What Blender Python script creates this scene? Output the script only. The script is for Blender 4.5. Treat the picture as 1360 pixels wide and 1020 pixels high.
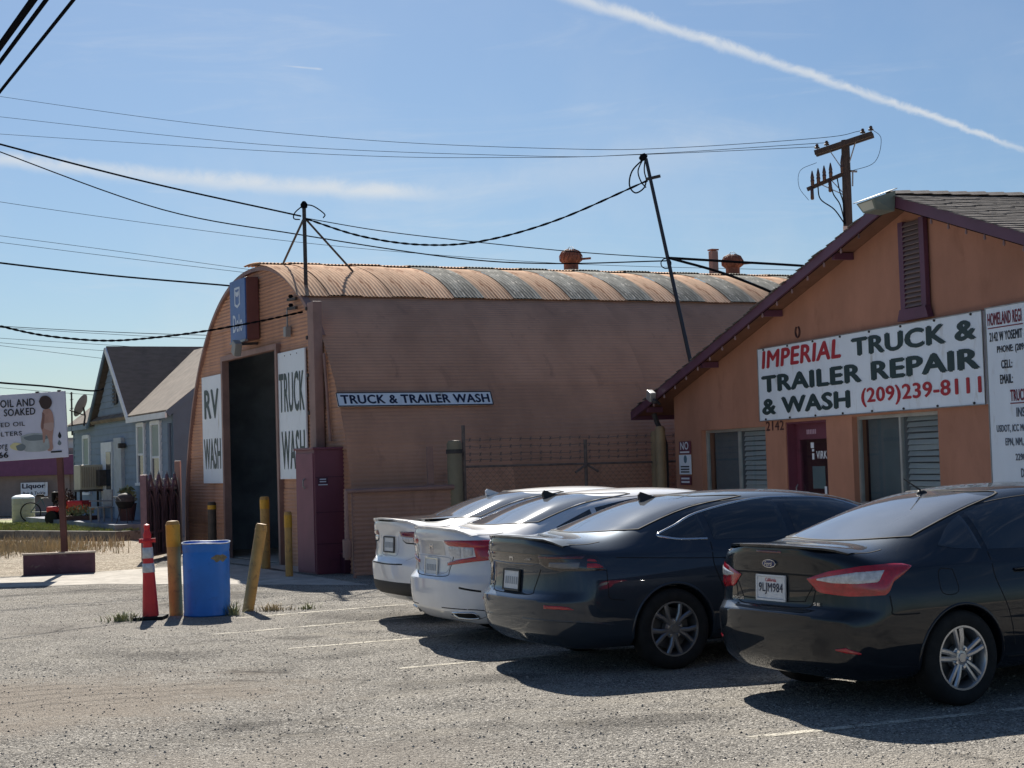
import bpy, bmesh, math, random
import numpy as np
from mathutils import Vector, Matrix
from mathutils.bvhtree import BVHTree
from mathutils.geometry import delaunay_2d_cdt

R = math.radians
rnd = random.Random(7)
sc = bpy.context.scene
for o in list(bpy.data.objects):
    bpy.data.objects.remove(o)
col = sc.collection

# ------------------------------------------------------------------ camera
FOC, ROLL, PITCH, EYE = 2200.0, 0.030, math.atan(104 / 2200), 1.75
cam = bpy.data.cameras.new('camera')
cam.sensor_width = 36
cam.lens = 36 * FOC / 1360
cam.clip_start, cam.clip_end = 0.1, 6000
cam_o = bpy.data.objects.new('camera', cam)
col.objects.link(cam_o)
cam_o.matrix_world = Matrix.Translation((0, 0, EYE)) @ Matrix.Rotation(math.pi / 2 + PITCH, 4, 'X') @ Matrix.Rotation(-ROLL, 4, 'Z')
sc.camera = cam_o
sc.render.resolution_x, sc.render.resolution_y = 1024, 768

# ------------------------------------------------------------------ sky and sun
SUN_AZ, SUN_EL = R(-10), R(40)          # azimuth from +Y towards +X
world = bpy.data.worlds.new('World')
sc.world = world
world.use_nodes = True
wt = world.node_tree
wt.nodes.clear()
class NT:
    """tiny node-graph helper"""
    def __init__(s, tree): s.t = tree
    def n(s, kind, **kw):
        nd = s.t.nodes.new(kind)
        for k, v in kw.items():
            if k == 'i':
                for kk, vv in v.items():
                    if hasattr(vv, 'is_output'): s.t.links.new(vv, nd.inputs[kk])
                    else: nd.inputs[kk].default_value = vv
            else: setattr(nd, k, v)
        return nd
    def m(s, op, a, b=0.0, c=None, clamp=False):
        nd = s.t.nodes.new('ShaderNodeMath'); nd.operation = op; nd.use_clamp = clamp
        for i, v in enumerate([a, b] + ([c] if c is not None else [])):
            if hasattr(v, 'is_output'): s.t.links.new(v, nd.inputs[i])
            else: nd.inputs[i].default_value = v
        return nd.outputs[0]
    def ramp(s, fac, stops, interp='LINEAR'):
        nd = s.t.nodes.new('ShaderNodeValToRGB'); cr = nd.color_ramp; cr.interpolation = interp
        while len(cr.elements) < len(stops): cr.elements.new(0.5)
        for e, (p, c) in zip(cr.elements, stops):
            e.position = p
            e.color = (c, c, c, 1) if isinstance(c, (int, float)) else (*c[:3], 1)
        s.t.links.new(fac, nd.inputs[0]); return nd.outputs[0]
    def mix(s, fac, a, b, mode='MIX'):
        nd = s.t.nodes.new('ShaderNodeMix'); nd.data_type = 'RGBA'; nd.blend_type = mode
        for k, v in ((0, fac), (6, a), (7, b)):
            if hasattr(v, 'is_output'): s.t.links.new(v, nd.inputs[k])
            else: nd.inputs[k].default_value = v if k == 0 else (*v[:3], 1)
        return nd.outputs[2]
    def smooth(s, v, a, b, x=0.0, y=1.0):
        nd = s.t.nodes.new('ShaderNodeMapRange'); nd.interpolation_type = 'SMOOTHSTEP'
        s.t.links.new(v, nd.inputs[0])
        for k, q in zip((1, 2, 3, 4), (a, b, x, y)): nd.inputs[k].default_value = q
        return nd.outputs[0]
    def noise(s, vec, scale, detail=4, rough=.55, dist=0.0):
        nd = s.n('ShaderNodeTexNoise', i={'Scale': scale, 'Detail': detail, 'Roughness': rough, 'Distortion': dist})
        if vec is not None: s.t.links.new(vec, nd.inputs['Vector'])
        return nd.outputs[0]

g = NT(wt)
sky = g.n('ShaderNodeTexSky', sky_type='NISHITA', sun_disc=False, sun_elevation=SUN_EL, sun_rotation=SUN_AZ,
          altitude=20, air_density=1.0, dust_density=0.6, ozone_density=2.2)
geo = g.n('ShaderNodeTexCoord')
sep = g.n('ShaderNodeSeparateXYZ', i={0: geo.outputs['Generated']})
az = g.m('ARCTAN2', sep.outputs[0], sep.outputs[1])
el = g.m('ARCSINE', sep.outputs[2])
n_big = g.noise(geo.outputs['Generated'], 9, 6, .6)
n_fine = g.noise(geo.outputs['Generated'], 60, 6, .65, .6)
def trail(a0, a1, fade0, fade1, coef, w0, w1, strength, wob):
    # a vapour trail along el = c0 + c1*az + c2*az^2, from azimuth a0 to a1, widening from w0 to w1 (radians)
    line = g.m('ADD', g.m('MULTIPLY_ADD', az, coef[1], coef[0]), g.m('MULTIPLY', g.m('MULTIPLY', az, az), coef[2]))
    line = g.m('ADD', line, g.m('MULTIPLY', g.m('SUBTRACT', n_fine, .5), wob))
    d = g.m('ABSOLUTE', g.m('SUBTRACT', el, line))
    w = g.m('MULTIPLY_ADD', az, (w1 - w0) / (a1 - a0), w0 - a0 * (w1 - w0) / (a1 - a0))
    core = g.smooth(g.m('DIVIDE', d, w), 0.0, 1.0, 1.0, 0.0)
    span = g.m('MULTIPLY', g.smooth(az, a0 - fade0, a0 + fade0), g.smooth(az, a1 - fade1, a1 + fade1, 1.0, 0.0))
    tex = g.smooth(n_fine, .2, .75, .55, 1.0)
    return g.m('MULTIPLY', g.m('MULTIPLY', core, span), g.m('MULTIPLY', tex, strength))
SKYTRAILS = True
masks = [
    trail(.03, .305, .03, .03, (.2890, -.3055, -.2715), .0068, .0028, .85, .008),
    trail(-.50, -.045, .20, .03, (.1598, -.0637, .0462), .0052, .0085, .72, .007),
    trail(-.06, .15, .05, .07, (.1689, .1301, 0), .016, .020, .20, .010),
    trail(-.129, -.110, .008, .002, (.2272, -.0886, 0), .0007, .0011, .45, 0),
]
mpw = g.n('ShaderNodeMapping', i={'Vector': geo.outputs['Generated'], 'Scale': (3.0, 3.0, 22.0), 'Rotation': (0, R(6), 0)})
n_wisp = g.noise(mpw.outputs[0], 2.2, 7, .62, .8)
haze_b = g.m('ADD', g.m('MULTIPLY', g.smooth(n_big, .42, .75), g.smooth(el, .0, .30, .22, .05)), g.m('MULTIPLY', g.smooth(n_wisp, .50, .80), .20))
tot = masks[0]
for mk in masks[1:]: tot = g.m('MAXIMUM', tot, mk)
tot = g.m('ADD', tot, haze_b, clamp=True)
skyc = g.mix(1.0, sky.outputs[0], (0.66, 0.81, 0.96), 'MULTIPLY')
cloud = g.mix(tot, skyc, (9.2, 9.6, 9.9))
bg = g.n('ShaderNodeBackground', i={'Color': cloud, 'Strength': 0.05})
wo = g.n('ShaderNodeOutputWorld', i={'Surface': bg.outputs[0]})

sun = bpy.data.lights.new('sun', 'SUN')
sun.energy, sun.angle, sun.color = 5.0, R(0.5), (1.0, 0.94, 0.85)
sun_o = bpy.data.objects.new('sun', sun)
col.objects.link(sun_o)
sdir = Vector((math.sin(SUN_AZ) * math.cos(SUN_EL), math.cos(SUN_AZ) * math.cos(SUN_EL), math.sin(SUN_EL)))
sun_o.rotation_euler = (-sdir).to_track_quat('-Z', 'Y').to_euler()
sun_o.location = (0, 0, 30)

vs = sc.view_settings
vs.view_transform, vs.look, vs.exposure, vs.gamma = 'Standard', 'None', 0.68, 1.0
vs.use_curve_mapping = False
sc.render.engine = 'CYCLES'
sc.cycles.use_denoising = True
sc.cycles.max_bounces = 6
sc.cycles.sample_clamp_indirect = 8

# ------------------------------------------------------------------ materials
def srgb(r, gg, b):
    f = lambda c: (c / 12.92 if c <= .04045 else ((c + .055) / 1.055) ** 2.4)
    return tuple(f(c / 255) for c in (r, gg, b))
MATS = {}
def mat(name, c, rough=.6, metal=0.0, spec=.5, var=0.0, vscale=4.0, c2=None, c2amt=(.5, .7), bump=0.0, bscale=40.0, coat=0.0, coord='Object', stretch=(1, 1, 1), island=0.0, trans=0.0, bdist=.01, detail=5):
    """procedural principled material: base colour with blotchy variation, an optional second colour (stains, wear) and fine relief"""
    if name in MATS: return MATS[name]
    m = bpy.data.materials.new(name); m.use_nodes = True
    t = m.node_tree; t.nodes.clear(); q = NT(t)
    out = q.n('ShaderNodeOutputMaterial')
    b = q.n('ShaderNodeBsdfPrincipled', i={'Roughness': rough, 'Metallic': metal, 'Specular IOR Level': spec, 'Coat Weight': coat, 'Coat Roughness': .012})
    t.links.new(b.outputs[0], out.inputs[0])
    tc = q.n('ShaderNodeTexCoord'); v = tc.outputs[coord]
    if stretch != (1, 1, 1):
        mp = q.n('ShaderNodeMapping', i={'Vector': v, 'Scale': stretch}); v = mp.outputs[0]
    cc = None
    if var or c2:
        nz = q.noise(v, vscale, detail, .6)
        cc = q.mix(q.smooth(nz, .3, .7), tuple(x * (1 - var) for x in c), tuple(min(1, x * (1 + var)) for x in c))
        if c2:
            nz2 = q.noise(v, vscale * 2.3, detail + 1, .65, .4)
            cc = q.mix(q.smooth(nz2, c2amt[0], c2amt[1]), cc, c2)
    if island:
        oi = q.n('ShaderNodeObjectInfo')
        f = q.m('MULTIPLY_ADD', oi.outputs['Random'], 2 * island, 1 - island)
        cmb = q.n('ShaderNodeCombineColor', i={0: f, 1: f, 2: f})
        cc = q.mix(1.0, cc if cc is not None else c, cmb.outputs[0], 'MULTIPLY')
    if cc is not None: t.links.new(cc, b.inputs['Base Color'])
    else: b.inputs['Base Color'].default_value = (*c, 1)
    if bump:
        bn = q.noise(v, bscale, 4, .6)
        bp = q.n('ShaderNodeBump', i={'Strength': bump, 'Distance': bdist, 'Height': bn})
        t.links.new(bp.outputs[0], b.inputs['Normal'])
    if trans: b.inputs['Transmission Weight'].default_value = trans
    MATS[name] = m
    return m

# ------------------------------------------------------------------ scene-graph helpers
def link(o, parent=None):
    col.objects.link(o)
    if parent is not None: o.parent = parent
    return o
def tag(o, label=None, cat=None, group=None, kind=None):
    for k, v in (('label', label), ('category', cat), ('group', group), ('kind', kind)):
        if v: o[k] = v
    return o
def thing(name, label, cat, loc=(0, 0, 0), rotz=0.0, group=None):
    o = bpy.data.objects.new(name, None); o.empty_display_size = .2
    o.location = loc; o.rotation_euler = (0, 0, rotz)
    if abs(rotz - R(-73.6)) < 1e-6: o.scale = (SHOP,) * 3
    link(o); return tag(o, label, cat, group)
SHOP = .88                                   # the repair shop's drawings are in units of .88 m
def obj(name, me, m=None, parent=None, loc=None, rot=None):
    o = bpy.data.objects.new(name, me)
    if m is not None and not me.materials: me.materials.append(m)
    if loc is not None: o.location = loc
    if rot is not None: o.rotation_euler = rot
    return link(o, parent)
def copy_tree(o, parent=None):
    c = o.copy(); col.objects.link(c); c.parent = parent
    for ch in list(o.children): copy_tree(ch, c)
    return c

class MB:
    """collects shapes into one mesh"""
    def __init__(s): s.v = []; s.f = []
    def add(s, vs, fs, M=None):
        k = len(s.v)
        s.v += [tuple(M @ Vector(p)) if M is not None else tuple(p) for p in vs]
        s.f += [tuple(i + k for i in f) for f in fs]; return s
    def box(s, c, d, M=None, bev=0.0):
        if bev:
            bm = bmesh.new(); bmesh.ops.create_cube(bm, size=1)
            for v in bm.verts: v.co = Vector((v.co.x * d[0] + c[0], v.co.y * d[1] + c[1], v.co.z * d[2] + c[2]))
            bmesh.ops.bevel(bm, geom=bm.edges[:], offset=bev, segments=2, affect='EDGES', profile=.6)
            bm.verts.index_update()
            s.add([v.co[:] for v in bm.verts], [[v.index for v in f.verts] for f in bm.faces], M); bm.free(); return s
        x, y, z = (q / 2 for q in d)
        p = [(c[0] + a * x, c[1] + b * y, c[2] + e * z) for a in (-1, 1) for b in (-1, 1) for e in (-1, 1)]
        return s.add(p, [(0, 1, 3, 2), (4, 6, 7, 5), (0, 4, 5, 1), (2, 3, 7, 6), (0, 2, 6, 4), (1, 5, 7, 3)], M)
    def span(s, a, b, **k):
        return s.box([(p + q) / 2 for p, q in zip(a, b)], [abs(q - p) for p, q in zip(a, b)], **k)
    def tube(s, pts, r, n=8, cap=True, M=None, up=None):
        pts = [Vector(p) for p in pts]
        rs = r if isinstance(r, (list, tuple)) else [r] * len(pts)
        vs, fs = [], []
        ref = None
        for i, p in enumerate(pts):
            t = (pts[min(i + 1, len(pts) - 1)] - pts[max(i - 1, 0)]).normalized()
            if ref is None:
                ref = Vector((0, 0, 1)) if abs(t.z) < .9 else Vector((1, 0, 0))
            a = t.cross(ref).normalized(); b = a.cross(t).normalized(); ref = b
            for j in range(n):
                w = 2 * math.pi * (j + .5) / n
                vs.append(p + (a * math.cos(w) + b * math.sin(w)) * rs[i])
        for i in range(len(pts) - 1):
            for j in range(n):
                fs.append((i * n + j, i * n + (j + 1) % n, (i + 1) * n + (j + 1) % n, (i + 1) * n + j))
        if cap:
            fs.append(tuple(range(n - 1, -1, -1))); fs.append(tuple((len(pts) - 1) * n + j for j in range(n)))
        return s.add(vs, fs, M)
    def bar(s, a, b, w, h=None, M=None):
        """rectangular bar from a to b"""
        a, b = Vector(a), Vector(b); h = h or w
        t = (b - a).normalized(); ref = Vector((0, 0, 1)) if abs(t.z) < .95 else Vector((0, 1, 0))
        u = t.cross(ref).normalized(); q = u.cross(t)
        vs = [p + u * x * w / 2 + q * y * h / 2 for p in (a, b) for x, y in ((-1, -1), (1, -1), (1, 1), (-1, 1))]
        return s.add(vs, [(0, 1, 2, 3), (7, 6, 5, 4), (0, 4, 5, 1), (1, 5, 6, 2), (2, 6, 7, 3), (3, 7, 4, 0)], M)
    def lathe(s, prof, n=24, M=None, axis='Z', caps=True):
        vs, fs = [], []
        for r, z in prof:
            for j in range(n):
                w = 2 * math.pi * j / n
                p = (r * math.cos(w), r * math.sin(w), z)
                if axis == 'Y': p = (p[0], p[2], p[1])
                vs.append(p)
        for i in range(len(prof) - 1):
            for j in range(n):
                fs.append((i * n + j, i * n + (j + 1) % n, (i + 1) * n + (j + 1) % n, (i + 1) * n + j))
        if caps and prof[0][0] > 1e-5: fs.append(tuple(range(n - 1, -1, -1)))
        if caps and prof[-1][0] > 1e-5: fs.append(tuple((len(prof) - 1) * n + j for j in range(n)))
        return s.add(vs, fs, M)
    def plate(s, outer, holes=(), y0=0.0, y1=.1, M=None, axes='XZ'):
        """outline in x,z with holes, thickened from y0 to y1"""
        loops = [list(outer)] + [list(h) for h in holes]
        pts, edges = [], []
        for lp in loops:
            k = len(pts); pts += [Vector(p) for p in lp]
            edges += [(k + i, k + (i + 1) % len(lp)) for i in range(len(lp))]
        vo, eo, fo, *_ = delaunay_2d_cdt(pts, edges, [], 0, 1e-6)
        def inside(p, lp):
            c = False
            for i in range(len(lp)):
                a, b = lp[i], lp[i - 1]
                if (a[1] > p[1]) != (b[1] > p[1]) and p[0] < (b[0] - a[0]) * (p[1] - a[1]) / (b[1] - a[1]) + a[0]: c = not c
            return c
        tri = []
        for f in fo:
            ce = sum((vo[i] for i in f), Vector((0, 0))) / len(f)
            if inside(ce, loops[0]) and not any(inside(ce, h) for h in loops[1:]): tri.append(f)
        n = len(vo)
        mk = (lambda p, y: (p[0], y, p[1])) if axes == 'XZ' else (lambda p, y: (p[0], p[1], y))
        vs = [mk(p, y0) for p in vo] + [mk(p, y1) for p in vo]
        cnt = {}
        for f in tri:
            for i in range(len(f)):
                e = (f[i], f[(i + 1) % len(f)]); cnt[e] = 1
        fs = [tuple(f) for f in tri] + [tuple(i + n for i in reversed(f)) for f in tri]
        for (a, b) in cnt:
            if (b, a) not in cnt: fs.append((b, a, a + n, b + n))
        return s.add(vs, fs, M)
    def mesh(s, smooth=None):
        me = bpy.data.meshes.new('mesh'); me.from_pydata(s.v, [], s.f)
        bm = bmesh.new(); bm.from_mesh(me); bmesh.ops.recalc_face_normals(bm, faces=bm.faces[:]); bm.to_mesh(me); bm.free()
        if smooth is not None:
            me.shade_smooth() if hasattr(me, 'shade_smooth') else me.polygons.foreach_set('use_smooth', [True] * len(me.polygons))
            me.set_sharp_from_angle(angle=R(smooth))
        return me
    def build(s, name, m, parent=None, smooth=None, loc=None, rot=None):
        return obj(name, s.mesh(smooth), m, parent, loc, rot)

def catmull(pts, n):
    """smooth resampling of a polyline of tuples"""
    P = [np.array(p, float) for p in pts]; out = []
    for i in range(len(P) - 1):
        a = P[i - 1] if i else 2 * P[0] - P[1]; b, c = P[i], P[i + 1]; d = P[i + 2] if i + 2 < len(P) else 2 * P[-1] - P[-2]
        for k in range(n):
            t = k / n
            out.append(tuple(.5 * (2 * b + (c - a) * t + (2 * a - 5 * b + 4 * c - d) * t * t + (3 * b - a - 3 * c + d) * t ** 3)))
    out.append(tuple(P[-1])); return out

TXT = {}
def text_mesh(s, bold):
    if (s, bold) in TXT: return TXT[(s, bold)]
    cu = bpy.data.curves.new('t', 'FONT'); cu.body = s; cu.size = 1; cu.offset = bold; cu.resolution_u = 3; cu.extrude = .01; cu.space_character = 1.06
    o = bpy.data.objects.new('t', cu); col.objects.link(o)
    dg = bpy.context.evaluated_depsgraph_get(); dg.update()
    me = bpy.data.meshes.new_from_object(o.evaluated_get(dg))
    bpy.data.objects.remove(o); bpy.data.curves.remove(cu)
    c = np.zeros(len(me.vertices) * 3); me.vertices.foreach_get('co', c); c = c.reshape(-1, 3)
    f = [tuple(p.vertices) for p in me.polygons]
    TXT[(s, bold)] = (c, f); return TXT[(s, bold)]
def lettering(s, x0, z0, x1, z1, m, parent, y=-.004, depth=.003, bold=.02, shear=0.0, name='lettering', M=None):
    """writing fitted to a box in the x,z plane of its parent, facing -y"""
    c0, f0 = text_mesh(s, 0.0); c, f = c0.copy(), list(f0)
    if bold > 0:                                                                   # heavier strokes: shifted layers, each a hair above the last
        for j, (ox, oy) in enumerate(((-1, 0), (1, 0), (0, .7), (0, -.7))):
            q_ = c0.copy(); q_[:, 0] += ox * bold; q_[:, 1] += oy * bold; q_[:, 2] += .003 * (j + 1)
            f += [tuple(i + len(c) for i in p) for p in f0]; c = np.concatenate([c, q_])
    mn, mx = c.min(0), c.max(0); q = (c - mn) / np.maximum(mx - mn, 1e-6)
    w = x1 - x0 - abs(shear) * (z1 - z0)
    v = np.stack([x0 + q[:, 0] * w + q[:, 1] * shear * (z1 - z0), y - depth * (q[:, 2] - 0), z0 + q[:, 1] * (z1 - z0)], 1)
    mb = MB(); mb.add([tuple(p) for p in v], f, M)
    return mb.build(name, m, parent)

# ------------------------------------------------------------------ ground
def sheet(name, pts, z, m, label=None, kind='structure', cuts=0):
    mb = MB(); mb.add([(x, y, z) for x, y in pts], [tuple(range(len(pts)))])
    o = mb.build(name, m); tag(o, label, kind=kind)
    if o.data.polygons[0].normal.z < 0: o.data.flip_normals()
    return o
def ground_mat(name, base, light, dark, scale, stones, sand=None):
    m = bpy.data.materials.new(name); m.use_nodes = True; t = m.node_tree; t.nodes.clear(); q = NT(t)
    out = q.n('ShaderNodeOutputMaterial'); b = q.n('ShaderNodeBsdfPrincipled', i={'Roughness': .95, 'Specular IOR Level': .05})
    t.links.new(b.outputs[0], out.inputs[0])
    v = q.n('ShaderNodeTexCoord').outputs['Object']
    big = q.noise(v, .35, 5, .6); mid = q.noise(v, 1.6, 6, .62, .5); fine = q.noise(v, 26, 5, .7)
    vo = q.n('ShaderNodeTexVoronoi', feature='F1', i={'Vector': v, 'Scale': scale, 'Randomness': 1.0})
    vo2 = q.n('ShaderNodeTexVoronoi', feature='F1', i={'Vector': v, 'Scale': scale * .37, 'Randomness': 1.0})
    sepc = q.n('ShaderNodeSeparateColor', i={0: vo.outputs['Color']})
    c = q.mix(q.smooth(mid, .35, .68), base, light)
    c = q.mix(q.m('MULTIPLY', q.smooth(sepc.outputs[0], .62, .95), stones), c, tuple(min(1, x * 2.1) for x in light))
    c = q.mix(q.m('MULTIPLY', q.smooth(sepc.outputs[1], .66, .9), stones), c, dark)
    c = q.mix(q.m('MULTIPLY', q.smooth(fine, .56, .74), .55), c, dark)
    if sand:
        mp = q.n('ShaderNodeMapping', i={'Vector': v, 'Scale': (.55, 1.4, 1), 'Rotation': (0, 0, R(28))})
        sn = q.noise(mp.outputs[0], 1.1, 6, .6, 1.2)
        c = q.mix(q.m('MULTIPLY', q.smooth(sn, .5, .72), .65), c, sand)
        c = q.mix(q.m('MULTIPLY', q.smooth(big, .50, .68), .55), c, dark)
    if sand:                                                                       # dirt dragged in by turning tyres, with curved scuffs
        def churned(cx, cy, rx, ry, rot, amt, col_):
            mp = q.n('ShaderNodeMapping', vector_type='TEXTURE', i={'Vector': v, 'Location': (cx, cy, 0), 'Rotation': (0, 0, R(rot)), 'Scale': (rx, ry, 1)})
            ln = q.n('ShaderNodeVectorMath', operation='LENGTH', i={0: mp.outputs[0]})
            return q.m('MULTIPLY', q.smooth(q.m('ADD', ln.outputs['Value'], q.m('MULTIPLY_ADD', mid, 1.6, -.8)), .45, 1.15, 1.0, 0.0), amt)
        c = q.mix(churned(-4.0, 12.9, 2.6, 1.7, 12, .75, 0), c, (.37, .32, .265))
        c = q.mix(churned(-1.4, 9.7, 1.6, 1.2, 20, .5, 0), c, (.40, .36, .31))
        c = q.mix(churned(2.0, 9.2, 1.6, .6, 15, .5, 0), c, (.46, .42, .36))
        c = q.mix(churned(-5.0, 19.0, 3.0, 1.0, 8, .35, 0), c, (.40, .37, .33))
        for cx, cy, rx, ry, rt in ((-.2, 13.6, .5, .25, 20), (-1.6, 15.5, .45, .3, 60), (.9, 11.2, .7, .3, 10), (-2.3, 17.3, .4, .25, 0), (1.2, 8.6, .35, .2, 30), (-1.9, 11.4, .3, .18, 40)):
            c = q.mix(churned(cx, cy, rx, ry, rt, .42, 0), c, (.085, .08, .074))
        wob = q.n('ShaderNodeVectorMath', operation='ADD', i={0: v, 1: q.n('ShaderNodeVectorMath', operation='SCALE', i={0: q.n('ShaderNodeTexNoise', i={'Vector': v, 'Scale': 1.3, 'Detail': 5.0}).outputs['Color'], 'Scale': .9}).outputs[0]})
        ve = q.n('ShaderNodeTexVoronoi', feature='DISTANCE_TO_EDGE', i={'Vector': wob.outputs[0], 'Scale': .33})
        c = q.mix(q.m('MULTIPLY', q.m('MULTIPLY', q.smooth(ve.outputs['Distance'], .0025, .011, 1.0, 0.0), q.smooth(big, .45, .58)), .5), c, (.06, .055, .05))
        wv = q.n('ShaderNodeTexWave', wave_type='RINGS', rings_direction='Z', i={'Vector': q.n('ShaderNodeMapping', i={'Vector': v, 'Location': (1.5, -8.0, 0)}).outputs[0], 'Scale': 1.1, 'Distortion': 5.0, 'Detail': 3.0, 'Detail Scale': 1.6})
        c = q.mix(q.m('MULTIPLY', q.smooth(wv.outputs['Fac'], .62, .95), churned(-3.9, 13.3, 2.0, 1.1, 10, .32, 0)), c, (.10, .092, .085))
    t.links.new(c, b.inputs['Base Color'])
    h = q.m('ADD', q.m('MULTIPLY', vo.outputs['Distance'], -.7), q.m('ADD', q.m('MULTIPLY', fine, .9), q.m('MULTIPLY', vo2.outputs['Distance'], -.6)))
    bp = q.n('ShaderNodeBump', i={'Strength': 1.0, 'Distance': .03, 'Height': h})
    t.links.new(bp.outputs[0], b.inputs['Normal'])
    return m
m_lot = ground_mat('worn asphalt', (.26, .246, .222), (.385, .362, .322), (.088, .083, .076), 82, .85, (.43, .395, .335))
m_earth = ground_mat('dry earth', (.31, .265, .205), (.42, .37, .295), (.15, .125, .10), 30, .7)
m_conc = mat('weathered concrete', (.46, .43, .38), .9, spec=.1, var=.18, vscale=2.2, c2=(.28, .25, .21), c2amt=(.52, .75), bump=.4, bscale=60)
sheet('ground', [(-2500, -300), (2500, -300), (2500, 4500), (-2500, 4500)], -.02, m_earth)
sheet('parking_lot', [(-40, -12), (60, -12), (60, 60), (-6, 60), (-7.6, 36), (-6.7, 30.6), (-9.5, 29.2), (-40, 24)], 0, m_lot)
sheet('dirt_verge', [(-40, 24.0), (-9.5, 29.2), (-6.7, 30.6), (-7.6, 36.4), (-8.5, 46), (-40, 62)], -.006, m_earth)
def street(y0, y1, z, name, m):                                                    # unseen street strips past the hut front, added to band the car reflections
    a_ = R(-63.4); ex, ey = Vector((math.cos(a_), math.sin(a_))), Vector((-math.sin(a_), math.cos(a_))); o_ = Vector((-5.004, 31.9))
    sheet(name, [tuple(o_ + ex * x_ + ey * y_) for x_, y_ in ((-90, y0), (110, y0), (110, y1), (-90, y1))], z, m)
m_road = mat('street asphalt', (.055, .054, .052), .9, spec=.2, var=.2, vscale=.6, bump=.3, bscale=60)
street(-36, -22.2, .006, 'road', m_road); street(-22.2, -21.9, .012, 'unseen_kerb', m_conc); street(-39, -36, .012, 'unseen_pavement', m_conc); street(-29.2, -29.0, .011, 'unseen_marking', mat('yellow road paint', (.6, .42, .06), .8))
sheet('concrete_apron', [(-10.5, 26.2), (-9.4, 28.6), (-7.0, 30.4), (-5.6, 31.6), (-3.6, 27.6), (-2.2, 24.6), (-4.0, 25.4), (-6.6, 26.6)], .004, m_conc)
sheet('concrete_threshold', [(-7.3, 35.3), (-3.3, 27.3), (-2.9, 27.9), (-6.9, 35.6)], .008, m_conc)

# faded parking lines: broken strips of old paint
m_line = bpy.data.materials.new('faded road paint'); m_line.use_nodes = True
_t = m_line.node_tree; _t.nodes.clear(); q = NT(_t)
_o = q.n('ShaderNodeOutputMaterial'); _b = q.n('ShaderNodeBsdfPrincipled', i={'Roughness': .9, 'Base Color': (.72, .67, .55, 1)})
_tr = q.n('ShaderNodeBsdfTransparent'); _v = q.n('ShaderNodeTexCoord').outputs['Object']
_f = q.m('MULTIPLY', q.m('MULTIPLY', q.smooth(q.noise(_v, 3.0, 7, .75), .34, .58), .85), q.smooth(q.noise(_v, 45, 4, .7), .36, .54))
_mx = q.n('ShaderNodeMixShader', i={0: _f, 1: _tr.outputs[0], 2: _b.outputs[0]}); _t.links.new(_mx.outputs[0], _o.inputs[0])
for x, y, ang, ln, lab in [(-3.35, 19.75, 57, 5.5, 'faded parking line farthest from the camera, beside the leaning bollard'),
                      (-3.30, 17.87, 58, 5.6, 'faded parking line running under the far white sedan'),
                      (-2.25, 16.24, 62, 5.4, 'faded parking line between the two white sedans'),
                      (-1.05, 14.40, 63, 5.4, 'faded parking line beside the dark grey sedan'),
                      (1.40, 10.36, 67, 5.2, 'faded parking line nearest the camera, at the black sedan')]:
    a = R(ang); h = Vector((math.sin(a), math.cos(a))); n_ = Vector((h.y, -h.x)) * .045
    p0 = Vector((x, y)); p1 = p0 + h * ln
    mb = MB(); mb.add([(*(p0 + n_), .004), (*(p1 + n_), .004), (*(p1 - n_), .004), (*(p0 - n_), .004)], [(0, 1, 2, 3)])
    tag(mb.build('parking_line', m_line), lab, kind='structure')

# a crack and a darker patch edge in the asphalt
m_crack = mat('open asphalt crack', (.03, .028, .026), .95)
q_ = random.Random(4); vs, fs = [], []
for i in range(26):
    t = i / 25; x, y = -2.62 + .62 * t + q_.gauss(0, .006), 14.42 + .16 * t + q_.gauss(0, .012); w = .010 * math.sin(math.pi * t) ** .5 * q_.uniform(.4, 1.4) + .002
    vs += [(x, y - w, .003), (x, y + w, .003)]
mb = MB(); mb.add(vs, [(2 * i, 2 * i + 2, 2 * i + 3, 2 * i + 1) for i in range(25)]); tag(mb.build('asphalt_crack', m_crack), kind='structure')
# loose gravel on the lot
def gravel(name, n, area, r0, r1, m, seed, label):
    q = np.random.default_rng(seed)
    base = np.array([(1, 0, 0), (-.5, .8, 0), (-.6, -.8, 0), (.1, .1, .75), (0, 0, -.3)], float)
    fc = np.array([(0, 1, 3), (1, 2, 3), (2, 0, 3), (1, 0, 4), (2, 1, 4), (0, 2, 4)])
    u = q.random(n); y = area[2] * (area[3] / area[2]) ** u; x = (q.random(n) - .5) * .66 * y + area[0] * 0
    s = r0 + (r1 - r0) * q.random(n) ** 4; a = q.random(n) * 6.283
    V = base[None] * s[:, None, None] * (1 + .5 * (q.random((n, 5, 3)) - .5))
    ca, sa = np.cos(a)[:, None], np.sin(a)[:, None]
    X = V[..., 0] * ca - V[..., 1] * sa + x[:, None]; Y = V[..., 0] * sa + V[..., 1] * ca + y[:, None]; Z = V[..., 2] + s[:, None] * .12
    vs = np.stack([X, Y, Z], -1).reshape(-1, 3); fs = (fc[None] + 5 * np.arange(n)[:, None, None]).reshape(-1, 3)
    me = bpy.data.meshes.new(name); me.from_pydata(vs.tolist(), [], fs.tolist())
    o = obj(name, me, m); tag(o, label, 'gravel', kind='stuff')
m_gr = mat('gravel stone', (.34, .31, .27), .9, spec=.1, var=.6, vscale=9, c2=(.12, .11, .10), c2amt=(.5, .6))
gravel('gravel', 26000, (0, 0, 6.3, 24), .003, .013, m_gr, 3, 'loose grey gravel scattered over the worn asphalt lot')

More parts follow.
